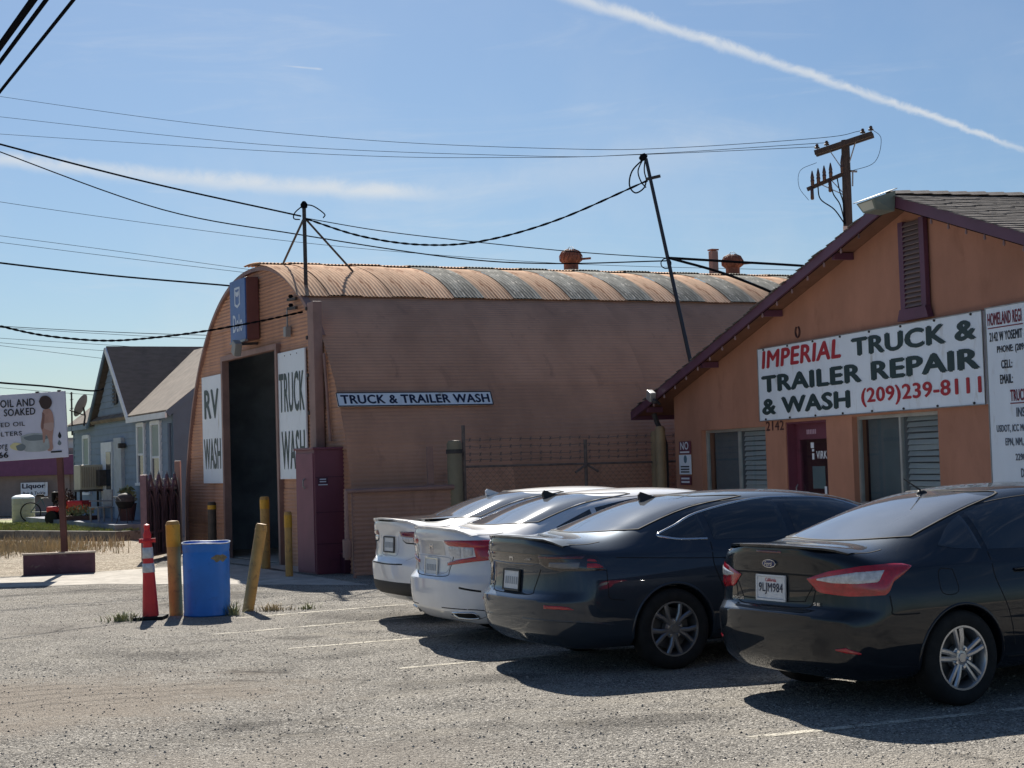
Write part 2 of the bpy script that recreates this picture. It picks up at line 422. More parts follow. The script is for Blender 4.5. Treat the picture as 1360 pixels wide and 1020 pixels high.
# ------------------------------------------------------------------ quonset hut
HUT = (-5.004, 31.9, 0); HUTZ = R(-63.4); HA, HH, HC, HN = 5.03, 5.56, .3, 2.14; TILT = .003; HLEN = 24.0
m_wall = mat('pink brown painted steel', srgb(192, 146, 120), .66, spec=.3, var=.14, vscale=.8, c2=srgb(150, 114, 95), c2amt=(.56, .80), coord='Object', stretch=(1.5, 1.2, .45), island=.07, bump=.25, bscale=5, bdist=.03)
m_rooftan = mat('rusted tan roof steel', srgb(214, 180, 152), .95, spec=.05, var=.22, vscale=1.3, c2=srgb(146, 104, 80), c2amt=(.50, .72), island=.14, stretch=(.5, 2.5, .5))
m_roofgrey = mat('bare galvanised roof steel', srgb(144, 143, 136), .95, spec=.05, var=.35, vscale=3.0, c2=srgb(214, 208, 196), c2amt=(.56, .68), island=.12, stretch=(.6, 2.5, .6))
m_trimh = mat('faded brown trim', srgb(142, 112, 104), .6, var=.15, vscale=3)
m_dark = mat('dark interior', (.012, .014, .018), .9, spec=.1)
m_lin = mat('grimy blue grey lining', (.30, .34, .38), .9, spec=.1, var=.3, vscale=.8)
m_black = mat('black rubber', (.012, .012, .013), .8, spec=.3, var=.2, vscale=20)
m_white = mat('white sign board', srgb(228, 236, 244), .45, var=.04, vscale=1.5, c2=srgb(186, 186, 182), c2amt=(.56, .80), stretch=(1, 1, .35))
m_navy = mat('navy sign paint', srgb(24, 32, 62), .5)
m_green = mat('dark green sign paint', srgb(22, 52, 54), .5)
m_red = mat('dark red sign paint', srgb(170, 26, 40), .5)
m_purp = mat('maroon purple paint', srgb(106, 54, 70), .5, var=.10, vscale=1.5, c2=srgb(78, 40, 52), c2amt=(.55, .8), bump=.1)
m_steel = mat('dull galvanised steel', (.30, .30, .30), .45, metal=.8, var=.2, vscale=6)
m_pole = mat('weathered dark pole', (.045, .04, .04), .7, var=.3, vscale=8)
m_wire = mat('black cable', (.010, .011, .014), 1.0, spec=0.0)
m_yel = mat('yellow bollard paint', srgb(196, 146, 40), .55, var=.12, vscale=5, c2=srgb(120, 84, 40), c2amt=(.58, .72), bump=.2, bscale=20)

hut = thing('quonset_hut', 'long pink-brown corrugated arched hut with a tall dark doorway', 'hut', HUT, HUTZ)
def arch_x(z): return HA * max(0.0, 1 - min(1, z / HH) ** HN) ** (1 / HN)
def arch_pt(a):                                                                   # a = 0 at right foot
    c, q_ = math.cos(a), math.sin(a)
    return Vector((HC + HA * math.copysign(abs(c) ** (2 / HN), c), 0, HH * abs(q_) ** (2 / HN)))
AA = [i / 600 * math.pi for i in range(601)]; AL = [0.0]; AX_ = [arch_pt(a).x for a in AA]
for i in range(600): AL.append(AL[-1] + (arch_pt(AA[i + 1]) - arch_pt(AA[i])).length)
def arc(l):
    a = float(np.interp(l, AL, AA)); p = arch_pt(a)
    t = arch_pt(min(math.pi, a + .02)) - arch_pt(max(0, a - .02)); return p, Vector((t.z, 0, -t.x)).normalized()
def arc_len(x):                                                                   # length from right foot to the point above x
    return float(np.interp(-x, [-v for v in AX_], AL))
TOTAL = AL[-1]; L_EAVE = arc_len(3.08); L_CROWN = TOTAL / 2; L_JOIN = L_EAVE + (L_CROWN - L_EAVE) * .74
PITCHC = .0677
def roof_sheet(l0, l1, width, lift, amp=.011, seg=9):
    vs, fs = [], []; nc = int(round(width / PITCHC)) * 4
    for i in range(seg + 1):
        p, n = arc(l0 + (l1 - l0) * i / seg)
        for j in range(nc + 1):
            y = (width + .03) * j / nc
            q_ = p + n * (lift + amp * math.sin(2 * math.pi * j / 4)); vs.append((q_.x, y, q_.z))
    for i in range(seg):
        for j in range(nc):
            k = i * (nc + 1) + j; fs.append((k, k + 1, k + nc + 2, k + nc + 1))
    mb = MB(); mb.add(vs, fs); return mb.mesh(75)
SW = .609
r_low = [roof_sheet(L_EAVE - .06, L_JOIN + .08, SW, .075), None]; r_up = [roof_sheet(L_JOIN, L_CROWN + .25, SW, .115, seg=6), None]
r_low[1] = r_low[0].copy(); r_up[1] = r_up[0].copy()
for k, mm in ((0, m_rooftan), (1, m_roofgrey)): r_low[k].materials.append(mm); r_up[k].materials.append(mm)
for i in range(int(HLEN / SW)):
    k = 0 if i < 5 else (i % 2)
    y = -.16 + i * SW
    for lst in (r_low, r_up):
        o = obj('roof_sheet', lst[k], None, hut, (0, y, TILT * y + (.016 if i % 2 else 0) + rnd.uniform(-.004, .004)))
def side_sheet(l0, l1, length, lift, amp=.0062):
    vs, fs = [], []; n = int((l1 - l0) / PITCHC * 4)
    for i in range(n + 1):
        p, nn = arc(l0 + (l1 - l0) * i / n); q_ = p + nn * (lift + amp * math.sin(i * math.pi / 2))
        vs += [(q_.x, 0, q_.z), (q_.x, length, q_.z + TILT * length)]
    for i in range(n): fs.append((2 * i, 2 * i + 1, 2 * i + 3, 2 * i + 2))
    mb = MB(); mb.add(vs, fs); return mb.mesh(75)
NR = 5; rows = [L_EAVE * i / NR for i in range(NR + 1)]
for r in range(NR):
    me = side_sheet(rows[r] - (.05 if r else 0), rows[r + 1] + .02, 3.05, .006 * r); me.materials.append(m_wall)
    for c in range(8):
        y = -.02 + c * 3.0
        obj('side_sheet', me, None, hut, (0.004 * (c % 2), y, TILT * y))
me = side_sheet(L_CROWN + .2, TOTAL, HLEN, .0); obj('rear_slope', me, m_wall, hut)
# end wall with the doorway, in corrugated courses clipped to the arch
DX, DZ = 1.66, 3.955
def end_course(z0, z1, x_lo, x_hi, lift):
    n = max(2, int((z1 - z0) / PITCHC * 4)); vs, fs = [], []
    for i in range(n + 1):
        z = min(z0 + (z1 - z0) * i / n, HH - .004); w = arch_x(z)
        a = max(HC - w, x_lo); b = min(HC + w, x_hi)
        if a > b: a = b = (x_lo if abs(x_lo) < 9 else x_hi)
        y = -lift - .0085 * math.sin(i * math.pi / 2)
        vs += [(a, y, z), (b, y, z)]
    for i in range(n): fs.append((2 * i, 2 * i + 1, 2 * i + 3, 2 * i + 2))
    mb = MB(); mb.add(vs, fs); return mb.mesh(75)
zc_ = [0, .68, 1.36, 2.04, 2.72, 3.35, DZ, 4.55, 5.15, HH]
for i in range(len(zc_) - 1):
    z0, z1 = zc_[i], zc_[i + 1] + (.03 if i < len(zc_) - 2 else 0)
    if z0 < DZ - .01:
        z1 = min(z1, DZ)
        for lo, hi in ((-99, -DX - .06), (DX + .06, 99)):
            obj('end_sheet', end_course(z0, z1, lo, hi, .012 * (i % 2)), m_wall, hut)
    else: obj('end_sheet', end_course(z0, z1, -99, 99, .012 * (i % 2)), m_wall, hut)
mb = MB()
for s_ in (-1, 1): mb.box((s_ * (DX + .05), -.03, DZ / 2), (.10, .14, DZ))
mb.box((0, -.03, DZ + .05), (2 * DX + .2, .14, .10)); mb.build('door_frame', m_trimh, hut)
mb = MB(); vs, fs = [], []
T0 = arc_len(HC + arch_x(4.0))
for i in range(81):
    p, n = arc(T0 + (TOTAL - T0) * i / 80)
    for off, yy in ((-.03, -.075), (.045, -.075), (.045, .05), (-.03, .05)): vs.append((p.x + n.x * off, yy, p.z + n.z * off))
for i in range(80):
    for j in range(4): fs.append((i * 4 + j, i * 4 + (j + 1) % 4, i * 4 + 4 + (j + 1) % 4, i * 4 + 4 + j))
mb.add(vs, fs); mb.build('arch_trim', m_trimh, hut, 40)
mb = MB(); mb.box((0, 8, .012), (9.6, 15.8, .012)); mb.build('floor_slab', m_conc, hut)
mb = MB()                                                                          # inner rear wall and lining
mb.plate([(HC + 4.8 * math.cos(a), 5.5 * math.sin(a)) for a in [math.pi * i / 30 for i in range(31)]], (), HLEN - .3, HLEN - .2); mb.build('back_wall', m_lin, hut)
mb = MB(); vs = []; fs = []
for i in range(41):
    p, n = arc(TOTAL * i / 40); q_ = p - n * .12; vs += [(q_.x, .12, q_.z), (q_.x, HLEN - .25, q_.z)]
for i in range(40): fs.append((2 * i, 2 * i + 1, 2 * i + 3, 2 * i + 2))
mb.add(vs, fs); mb.build('lining', m_lin, hut)
# corner post with hinge bolts, small ledges and conduit
mb = MB(); mb.box((3.93, -.12, 2.3), (.30, .16, 4.6), bev=.01); post = mb.build('corner_post', m_trimh, hut)
for z in (1.9, 2.7, 3.35, 4.0, 4.5):
    mb = MB(); mb.tube([(3.76, -.22, z), (3.76, -.10, z)], .035, 8); mb.build('hinge_bolt', m_pole, post)
mb = MB(); mb.tube([(4.18, -.06, 3.7), (4.28, -.06, 3.1), (4.40, -.06, 2.2)], .025, 8); mb.build('drain_pipe', m_trimh, hut)
for (y, z, kind) in ((6.92, 5.59, 1), (11.0, 5.59, 1)):
    v = thing('roof_ventilator', 'rusty round turbine vent on the hut ridge, ' + ('left one near the centre' if y < 8 else 'right one nearer the gabled building'), 'roof vent',
              tuple(Matrix.Rotation(HUTZ, 3, 'Z') @ Vector((HC, y, z + TILT * y + .08)) + Vector(HUT)), HUTZ, 'vents on the hut ridge'); v.scale = (.82, .82, .85)
    m_rust = mat('rusty brown vent', srgb(136, 82, 62), .7, var=.25, vscale=9)
    mb = MB(); mb.lathe([(.19, 0), (.19, .26)], 20); mb.build('stack', m_rust, v, 40)
    mb = MB(); mb.lathe([(.20, .24), (.27, .30), (.28, .42), (.22, .52), (.10, .575), (0, .585)], 24); hd = mb.build('turbine_head', m_rust, v, 50)
    for k in range(14):
        a = 2 * math.pi * k / 14
        mb = MB(); mb.tube([(r_ * math.cos(a + .1 * j), r_ * math.sin(a + .1 * j), z_) for j, (r_, z_) in enumerate([(.205, .25), (.285, .31), (.295, .42), (.232, .53), (.10, .59)])], .012, 5); mb.build('fin', m_rust, hd)
    mb = MB(); mb.tube([(-.25, 0, .50), (-.2, 0, .58), (-.07, 0, .65), (.07, 0, .65), (.2, 0, .58), (.25, 0, .5)], .007, 5); mb.build('guard_hoop', m_steel, v)
    mb = MB(); mb.bar((.1, .1, .33), (.42, .35, .33), .03, .05); mb.build('stub', m_rust, v)
wp = Matrix.Rotation(HUTZ, 3, 'Z')
def hutw(x, y, z): return tuple(wp @ Vector((x, y, z)) + Vector(HUT))
fl = thing('flue_pipe', 'short square brown flue standing on the hut ridge between mast and right vent', 'flue', hutw(HC, 10.5, 5.66), HUTZ)
mb = MB(); mb.box((0, 0, .30), (.15, .15, .60)); mb.build('flue', m_trimh, fl)
mb = MB(); mb.box((0, 0, .63), (.18, .18, .03)); mb.build('cap', m_rust, fl)
# floodlight and boxes over the doorway
flo = thing('floodlight', 'small floodlight bracketed under the blue box sign on the hut', 'light', hutw(.45, -.02, 4.16), HUTZ)
mb = MB(); mb.bar((0, 0, 0), (.05, -.4, -.02), .05); mb.build('bracket', m_pole, flo)
mb = MB(); mb.box((.05, -.42, -.08), (.22, .14, .26), M=Matrix.Rotation(R(25), 4, 'Y'), bev=.02); mb.build('lamp_head', mat('grey lamp housing', (.25, .25, .24), .5), flo)
jb = thing('junction_box', 'small grey junction box on the hut front above the TRUCK WASH sign', 'junction box', hutw(2.35, -.02, 4.22), HUTZ)
mb = MB(); mb.box((0, -.06, 0), (.14, .1, .18), bev=.01); mb.build('box', mat('grey box paint', (.3, .29, .28), .5), jb)
mb = MB(); mb.tube([(0, -.05, .08), (0, -.05, .4)], .015, 6); mb.build('conduit', m_steel, jb)
for z in (4.62, 4.78):
    lb = thing('wall_insulator', 'small dark cable bracket under the hut eave, ' + ('lower of two' if z < 4.7 else 'upper of two'), 'bracket', hutw(2.75, -.02, z), HUTZ)
    mb = MB(); mb.bar((-.25, -.08, 0), (.2, -.08, -.02), .05); mb.build('arm', m_pole, lb)
    mb = MB(); mb.lathe([(.03, 0), (.045, .03), (.03, .06)], 10, M=Matrix.Translation((-.1, -.08, .02))); mb.build('insulator', m_wire, lb)

def sign(name, label, cat, w, h, loc, rotz, m=m_white, frame=None, thick=.03, tilt=0.0, group=None):
    s = thing(name, label, cat, loc, rotz, group)
    if tilt: s.rotation_euler = (tilt, 0, rotz)
    mb = MB(); mb.box((0, thick / 2, 0), (w, thick, h), bev=.004); mb.build('board', m, s)
    if frame:
        for a, b in (((-w / 2, h / 2), (w / 2, h / 2)), ((-w / 2, -h / 2), (w / 2, -h / 2)), ((-w / 2, -h / 2), (-w / 2, h / 2)), ((w / 2, -h / 2), (w / 2, h / 2))):
            mb = MB(); mb.bar((a[0], -.003, a[1]), (b[0], -.003, b[1]), .014); mb.build('frame_rail', frame, s)
    return s
s = sign('wall_sign', 'tall white RV WASH panel left of the hut doorway', 'sign', 1.40, 2.215, hutw(-2.55, -.07, 2.61), HUTZ)
lettering('RV', -.52, .22, .52, .83, m_green, s, bold=.03); lettering('WASH', -.60, -.82, .60, -.18, m_green, s, bold=.02)
s = sign('wall_sign', 'tall white TRUCK WASH panel right of the hut doorway', 'sign', 1.47, 2.30, hutw(2.49, -.07, 2.72), HUTZ)
lettering('TRUCK', -.68, .05, .68, .77, m_green, s, bold=.02); lettering('WASH', -.60, -.98, .66, -.28, m_green, s, bold=.02)
for x in (-.33, 0, .33):
    mb = MB(); mb.tube([(x, -.008, 1.08), (x, .002, 1.08)], .012, 6); mb.build('screw', m_pole, s)
# the long sign on the curved side
pS, nS = arc(arc_len(HC + arch_x(2.83))); lean = math.atan2(nS.z, nS.x)
ls = sign('wall_sign', 'long narrow white TRUCK & TRAILER WASH sign on the hut side', 'sign', 2.86, .25, hutw(pS.x + nS.x * .07, 1.36, pS.z + nS.z * .07 + .02), HUTZ + math.pi / 2, frame=mat('dark sign edge', (.03, .03, .04), .5), tilt=-lean)
lettering('TRUCK & TRAILER WASH', -1.37, -.085, 1.38, .085, m_navy, ls, bold=.035)
# blue box sign
bs = thing('box_sign', 'blue projecting oil brand box sign high on the hut front', 'sign', hutw(.115, -.02, 4.82), HUTZ)
m_blue = mat('faded blue sign face', srgb(64, 100, 160), .45, var=.10, vscale=2, c2=srgb(110, 140, 190), c2amt=(.55, .85))
mb = MB(); mb.box((0, -.13, 0), (.98, .25, 1.19), bev=.02); mb.build('cabinet', mat('maroon sign cabinet', srgb(110, 66, 62), .6, var=.1), bs)
mb = MB(); mb.box((0, -.265, 0), (.96, .03, 1.17), bev=.008); fc = mb.build('face', m_blue, bs)
m_pale = mat('pale sign print', srgb(205, 215, 228), .5)
lettering('Delo', -.30, -.42, .30, -.08, m_pale, bs, y=-.281, bold=.02)
mb = MB()
mb.plate([(-.17, .44), (.17, .44), (.17, .10), (0, .04), (-.17, .10)], [[(-.12, .40), (.12, .40), (.12, .13), (0, .09), (-.12, .13)]], -.285, -.281)
mb.plate([(-.10, .37), (0, .34), (.10, .37), (.10, .29), (0, .25), (-.10, .29)], (), -.285, -.281); mb.build('emblem', m_pale, bs)
mb = MB(); mb.box((0, -.27, -.61), (.98, .06, .04)); mb.build('lower_trim', m_steel, bs)

# maroon steel cabinet at the hut corner
cb = thing('steel_cabinet', 'tall maroon steel utility cabinet standing at the hut corner', 'cabinet', (-3.30, 27.35, 0), HUTZ)
mb = MB(); mb.box((-.46, .28, 1.03), (.92, .56, 2.06), bev=.012); mb.build('body', m_purp, cb)
mb = MB(); mb.box((-.46, .28, 2.075), (.98, .62, .04), bev=.01); mb.build('top', m_purp, cb)
mb = MB(); mb.box((-.46, -.008, 1.02), (.84, .016, 1.96), bev=.005); d = mb.build('door', mat('lighter maroon paint', srgb(120, 70, 86), .6, var=.1, vscale=2), cb)  # front door in a lighter maroon than the body
mb = MB(); mb.tube([(-.40, -.03, 1.42), (-.40, -.06, 1.45), (-.40, -.06, 1.55), (-.40, -.03, 1.58)], .014, 6); mb.build('handle', m_steel, d)
for z in (.5, 1.02, 1.6):
    mb = MB(); mb.box((.004, .28, z), (.012, .54, .012)); mb.build('seam', mat('dark maroon seam', srgb(70, 32, 52), .6), cb)
mb = MB(); mb.box((.004, .14, 1.54), (.012, .18, .10)); mb.build('notice_plate', mat('dark notice', srgb(70, 34, 56), .5), cb)
Ms = Matrix.Translation((0, .14, 0)) @ Matrix.Rotation(math.pi / 2, 4, 'Z')
for zz, ww in ((1.565, .055), (1.525, .055), (1.475, .08)):
    mb = MB(); mb.box((.011, .14, zz), (.003, ww * 2, .016)); mb.build('print_line', m_pale, cb)
bx = thing('meter_box', 'low maroon meter box on the ground right of the steel cabinet', 'box', (-2.95, 27.45, 0), HUTZ)
mb = MB(); mb.box((-.1, .3, .16), (.5, .5, .32), bev=.01); mb.build('body', mat('dark maroon seam', srgb(70, 32, 52), .6), bx)
mb = MB(); mb.box((-.1, .3, .335), (.56, .56, .03), bev=.006); mb.build('lid', m_purp, bx)

# ------------------------------------------------------------------ yard fence along the hut side
m_tanpipe = mat('tan painted pipe', srgb(150, 128, 96), .6, var=.15, vscale=4)
m_fsh = mat('dull brown fence steel', srgb(158, 124, 108), .7, var=.14, vscale=.9, c2=srgb(118, 92, 82), c2amt=(.5, .78), stretch=(1.5, 1.2, .45))
fe = thing('yard_fence', 'low brown corrugated fence panel with pipe rail beside the maroon cabinet', 'fence', hutw(6.2, -.5, 0), HUTZ + math.pi / 2)
def corr(x0, x1, z0, z1, m, parent, name):
    n = int((z1 - z0) / PITCHC * 4); vs, fs = [], []
    for i in range(n + 1):
        z = z0 + (z1 - z0) * i / n; y = -.010 * math.sin(i * math.pi / 2); vs += [(x0, y, z), (x1, y, z)]
    for i in range(n): fs.append((2 * i, 2 * i + 1, 2 * i + 3, 2 * i + 2))
    mb = MB(); mb.add(vs, fs); return mb.build(name, m, parent, 75)
for k in range(2): corr(.12 + .86 * k, .98 + .86 * k, .04, .70, m_fsh, fe, 'fence_sheet'); corr(.12 + .86 * k, .98 + .86 * k, .69, 1.34, m_fsh, fe, 'fence_sheet')
mb = MB(); mb.tube([(0, -.03, .30), (0, -.03, 1.37), (1.86, -.03, 1.38)], .045, 8); mb.build('rail', m_trimh, fe)
mb = MB(); mb.tube([(-.02, -.08, .34), (-.02, -.08, .62)], .075, 10); mb.build('pipe_sleeve', m_trimh, fe)
mb = MB(); mb.tube([(.14, .03, 0), (.14, .03, 1.34)], .03, 8); mb.build('post', m_trimh, fe)
cp = thing('fence_column', 'thick olive-tan pipe column at the end of the corrugated fence', 'column', hutw(6.15, 1.43, 0), HUTZ)
mb = MB(); mb.lathe([(.125, 0), (.125, 2.08), (.10, 2.13), (0, 2.14)], 18); mb.build('pipe', mat('olive tan pipe', srgb(132, 122, 98), .6, var=.12), cp, 40)
mb = MB(); mb.lathe([(.14, 1.92), (.14, 1.99)], 18); mb.build('band', m_pole, cp)
mb = MB(); mb.box((-.05, -.42, 1.55), (.06, .10, 1.0)); mb.build('gate_stop', m_trimh, cp)
gt = thing('yard_gate', 'steel pipe yard gate topped with barbed wire behind the white sedans', 'gate', hutw(6.1, 1.62, 0), HUTZ + math.pi / 2)
m_gatem = mat('dark gate steel', (.15, .12, .108), .7, metal=.0, var=.3, vscale=9)
for x, h in ((0, 2.38), (2.28, 2.10), (4.55, 2.15)):
    mb = MB(); mb.tube([(x, 0, 0), (x, 0, h)], .030, 8); mb.build('post', m_gatem, gt)
for z in (.15, 1.02, 1.70):
    mb = MB(); mb.tube([(0, 0, z), (4.55, 0, z - .02)], .020, 8); mb.build('rail', m_gatem, gt)
for k, z in enumerate((1.80, 1.90, 2.02, 2.14)):
    mb = MB(); mb.tube([(4.55 * i / 12, -.02, z + .012 * math.sin(i * 2.1 + k)) for i in range(13)], .006, 4)
    for i in range(24):
        x = .1 + i * .187; mb.bar((x, -.05, z - .03), (x + .01, .01, z + .03), .006); mb.bar((x, .01, z - .03), (x + .01, -.05, z + .03), .006)
    mb.build('barbed_wire', m_gatem, gt)
mb = MB()
for i in range(-15, 40):
    for sg in (1, -1):
        x0 = i * .12 if sg > 0 else i * .12 + 1.55
        a, b = Vector((x0, .01, .15)), Vector((x0 + sg * 1.55, .01, 1.70))
        def clip(p, q_, X):
            t = (X - p.x) / (q_.x - p.x); return p + (q_ - p) * t
        if max(a.x, b.x) <= 0 or min(a.x, b.x) >= 4.55: continue
        if a.x < 0: a = clip(a, b, 0)
        if b.x < 0: b = clip(a, b, 0)
        if a.x > 4.55: a = clip(a, b, 4.55)
        if b.x > 4.55: b = clip(a, b, 4.55)
        mb.bar(a, b, .0028)
tag(mb.build('chain_link', m_gatem, gt), kind='stuff')
for sg in (-1, 1):
    mb = MB(); mb.tube([(2.28, -.03, 1.68), (2.28 + sg * .22, -.03, 1.55)], .02, 6); mb.build('latch_arm', m_gatem, gt)

# ------------------------------------------------------------------ gabled repair shop
IMP = (4.80, 21.155, .21); IMPZ = R(-73.6); ip = Matrix.Rotation(IMPZ, 3, 'Z')
def impw(x, y, z): return tuple(ip @ Vector((x, y, z)) * SHOP + Vector(IMP))
m_stucco = mat('terracotta stucco', srgb(176, 127, 105), .92, spec=.15, var=.12, vscale=.9, c2=srgb(158, 112, 92), c2amt=(.54, .8), stretch=(1, 1, .6), bump=.35, bscale=55, bdist=.008)
m_shing = mat('grey brown shingle', (.16, .145, .135), .9, spec=.2, var=.3, vscale=7, bump=.4, bscale=90)
m_fascia = mat('plum fascia paint', srgb(96, 58, 78), .55, var=.10, vscale=2, c2=srgb(76, 44, 62), c2amt=(.6, .8))
imp = thing('repair_shop', 'terracotta stucco repair shop with a plum-trimmed gable', 'building', IMP, IMPZ)
AX, AZ = .962, 5.354
def rz(x): return AZ - (.25 * (AX - x) if x < AX else .308 * (x - AX))
WIN = [(-6.99, .95, -4.21, 2.23), (-1.136, .95, 1.336, 2.285)]; DOOR = (-3.43, .03, -1.98, 2.27)
hole = lambda r_: [(r_[0], r_[1]), (r_[2], r_[1]), (r_[2], r_[3]), (r_[0], r_[3])]
mb = MB(); mb.plate([(-8.29, 0), (8, 0), (8, rz(8) - .14), (AX, AZ - .14), (-8.29, rz(-8.29) - .14)], [hole(w) for w in WIN] + [hole(DOOR)], 0, .24)
mb.build('front_wall', m_stucco, imp)
mb = MB(); mb.box((-8.17, 6.2, 1.35), (.24, 11.9, 2.7)); mb.build('side_wall', m_stucco, imp)
mb = MB(); mb.box((7.88, 6.2, 1.4), (.24, 11.9, 2.8)); mb.build('side_wall', m_stucco, imp)
mb = MB(); mb.plate([(-8.29, 0), (8, 0), (8, rz(8) - .14), (AX, AZ - .14), (-8.29, rz(-8.29) - .14)], (), 12.15, 12.35); mb.build('back_wall', m_stucco, imp)
mb = MB(); mb.span((-9.2, -.9, -.24), (8.6, 12.6, -.004)); mb.build('plinth', m_conc, imp)
mb = MB(); mb.box((-.2, 6, .02), (15.8, 11.6, .02)); mb.build('floor', m_dark, imp)
def slope(x0, x1, th, y0, y1, off):
    mb = MB(); P = [(x, y, rz(x) - d) for x in (x0, x1) for y in (y0, y1) for d in (off, off + th)]
    mb.add(P, [(0, 1, 3, 2), (4, 6, 7, 5), (0, 4, 5, 1), (2, 3, 7, 6), (0, 2, 6, 4), (1, 5, 7, 3)]); return mb
rl = slope(-9.55, AX, .07, -.34, 12.7, .04).build('roof_deck', m_shing, imp)
rr = slope(AX, 8.7, .07, -.34, 12.7, .04).build('roof_deck', m_shing, imp)
slope(-9.5, AX, .02, -.32, 12.6, .115).build('soffit', mat('brown soffit', srgb(120, 84, 66), .8, var=.1), imp)
slope(AX, 8.6, .02, -.32, 12.6, .115).build('soffit', mat('brown soffit', srgb(120, 84, 66), .8, var=.1), imp)
# overlapping shingles on both slopes
def shingles(deck, sgn, xe, sl):
    mb = MB(); L = math.hypot(1, sl); n = int((abs(xe - AX)) * L / .15)
    for i in range(n):
        d0 = (i + .0) * .15 / L; y = -.40 + rnd.random() * -.05
        while y < (12.7 if sgn > 0 else 12.7):
            w = rnd.uniform(.22, .36) if sgn > 0 else rnd.uniform(.8, 1.2); d1 = d0 + .17 / L
            h = rnd.uniform(-.003, .004)
            P = []
            for d in (d0, d1):
                for yy in (y, min(y + w - .008, 12.75)):
                    x = AX + sgn * d; zt = AZ - sl * d - .03 + (.022 + h if d == d1 else .008 + h)
                    P += [(x, yy, zt), (x, yy, zt - .012)]
            mb.add(P, [(0, 2, 6, 4), (4, 6, 7, 5), (1, 5, 7, 3), (0, 4, 5, 1), (2, 3, 7, 6)]); y += w
    tag(mb.build('shingles', m_shing, deck), kind='stuff')
shingles(rr, 1, 8.72, .308); shingles(rl, -1, -9.58, .25)
y = -.41
for k in range(44):
    mb = MB(); mb.add([(AX - .13, 0, rz(AX - .13) + .008), (AX, 0, AZ + .03), (AX + .13, 0, rz(AX + .13) + .008), (AX - .13, .34, rz(AX - .13) + .022), (AX, .34, AZ + .045), (AX + .13, .34, rz(AX + .13) + .022)], [(0, 1, 4, 3), (1, 2, 5, 4), (3, 4, 1, 0), (0, 3, 1), (1, 4, 2)])
    if k == 0: rc = mb.mesh(); rc.materials.append(m_shing)
    obj('ridge_cap', rc, None, imp, (0, y + k * .30, rnd.uniform(0, .004)))
# fascia boards
def fascia(x0, x1):
    h = .165; mb = MB(); P = [(x, yy, rz(x) - d) for x in (x0, x1) for yy in (-.40, -.345) for d in (.02, .02 + h)]
    mb.add(P, [(0, 1, 3, 2), (4, 6, 7, 5), (0, 4, 5, 1), (2, 3, 7, 6), (0, 2, 6, 4), (1, 5, 7, 3)]); mb.build('fascia', m_fascia, imp)
fascia(-9.58, AX - .002); fascia(AX + .002, 8.72)
mb = MB(); P = [(x, yy, rz(-9.58) - d) for x in (-9.62, -9.565) for yy in (-.40, 12.7) for d in (.03, .20)]
mb.add(P, [(0, 1, 3, 2), (4, 6, 7, 5), (0, 4, 5, 1), (2, 3, 7, 6), (0, 2, 6, 4), (1, 5, 7, 3)]); mb.build('gutter', m_fascia, imp)
for x in (-8.9, -6.1, -3.4, -.9, 4.4):                                             # outlooker blocks under the barge board
    mb = MB(); mb.box((x, -.17, rz(x) - .19), (.09, .32, .10)); mb.build('outlooker', m_fascia, imp)
mb = MB(); mb.add([(-8.29, .3, 0), (-9.15, .3, 0)], []); 
# small lamps strung along the barge board
m_bulb = mat('frosted bulb', srgb(150, 122, 120), .45)
st = thing('string_lights', 'row of small frosted bulbs strung under the plum gable boards', 'string lights', impw(0, -.37, 0), IMPZ)
mb = MB(); pts = [(x, 0, rz(x) - .20) for x in (-8.6, -6, -3, 0, AX, 2.5, 5)]; mb.tube(pts, .006, 5); mb.build('cord', m_wire, st)
for k in range(17):
    x = -8.4 + k * .56 if k < 15 else 0
    if x > AX - .6: continue
    mb = MB(); mb.lathe([(.0, -.075), (.016, -.065), (.019, -.045), (.012, -.015), (.010, 0)], 8, M=Matrix.Translation((x, 0, rz(x) - .20))); mb.build('bulb', m_bulb, st, 40)
for k in range(9):
    x = 2.0 + k * .42
    mb = MB(); mb.lathe([(.0, -.075), (.016, -.065), (.019, -.045), (.012, -.015), (.010, 0)], 8, M=Matrix.Translation((x, 0, rz(x) - .20))); mb.build('bulb', m_bulb, st, 40)
# louvred gable vent
vt = thing('gable_vent', 'tall narrow louvred vent with plum frame under the gable peak', 'vent', impw(.96, -.02, 0), IMPZ)
mb = MB(); mb.box((0, -.0, 4.32), (.44, .02, 1.30)); mb.build('backing', m_dark, vt)
for x0, x1, z0, z1 in ((-.35, -.22, 3.66, 4.98), (.22, .35, 3.66, 4.98)):
    mb = MB(); mb.span((x0, -.07, z0), (x1, 0, z1), bev=.006); mb.build('frame_side', m_fascia, vt)
mb = MB(); mb.add([(-.42, -.09, 3.58), (.42, -.09, 3.58), (.35, -.09, 3.74), (-.35, -.09, 3.74), (-.42, 0, 3.58), (.42, 0, 3.58), (.35, 0, 3.74), (-.35, 0, 3.74)], [(0, 1, 2, 3), (7, 6, 5, 4), (0, 4, 5, 1), (1, 5, 6, 2), (2, 6, 7, 3), (3, 7, 4, 0)]); mb.build('sill', m_fascia, vt)
m_slat = mat('grey brown slat', srgb(128, 108, 104), .7, var=.1)
mb = MB(); mb.box((0, 0, 0), (.44, .012, .082), M=Matrix.Rotation(R(-38), 4, 'X')); slat = mb.mesh(); slat.materials.append(m_slat)
for k in range(18): obj('slat', slat, None, vt, (0, -.045, 3.79 + k * .067))
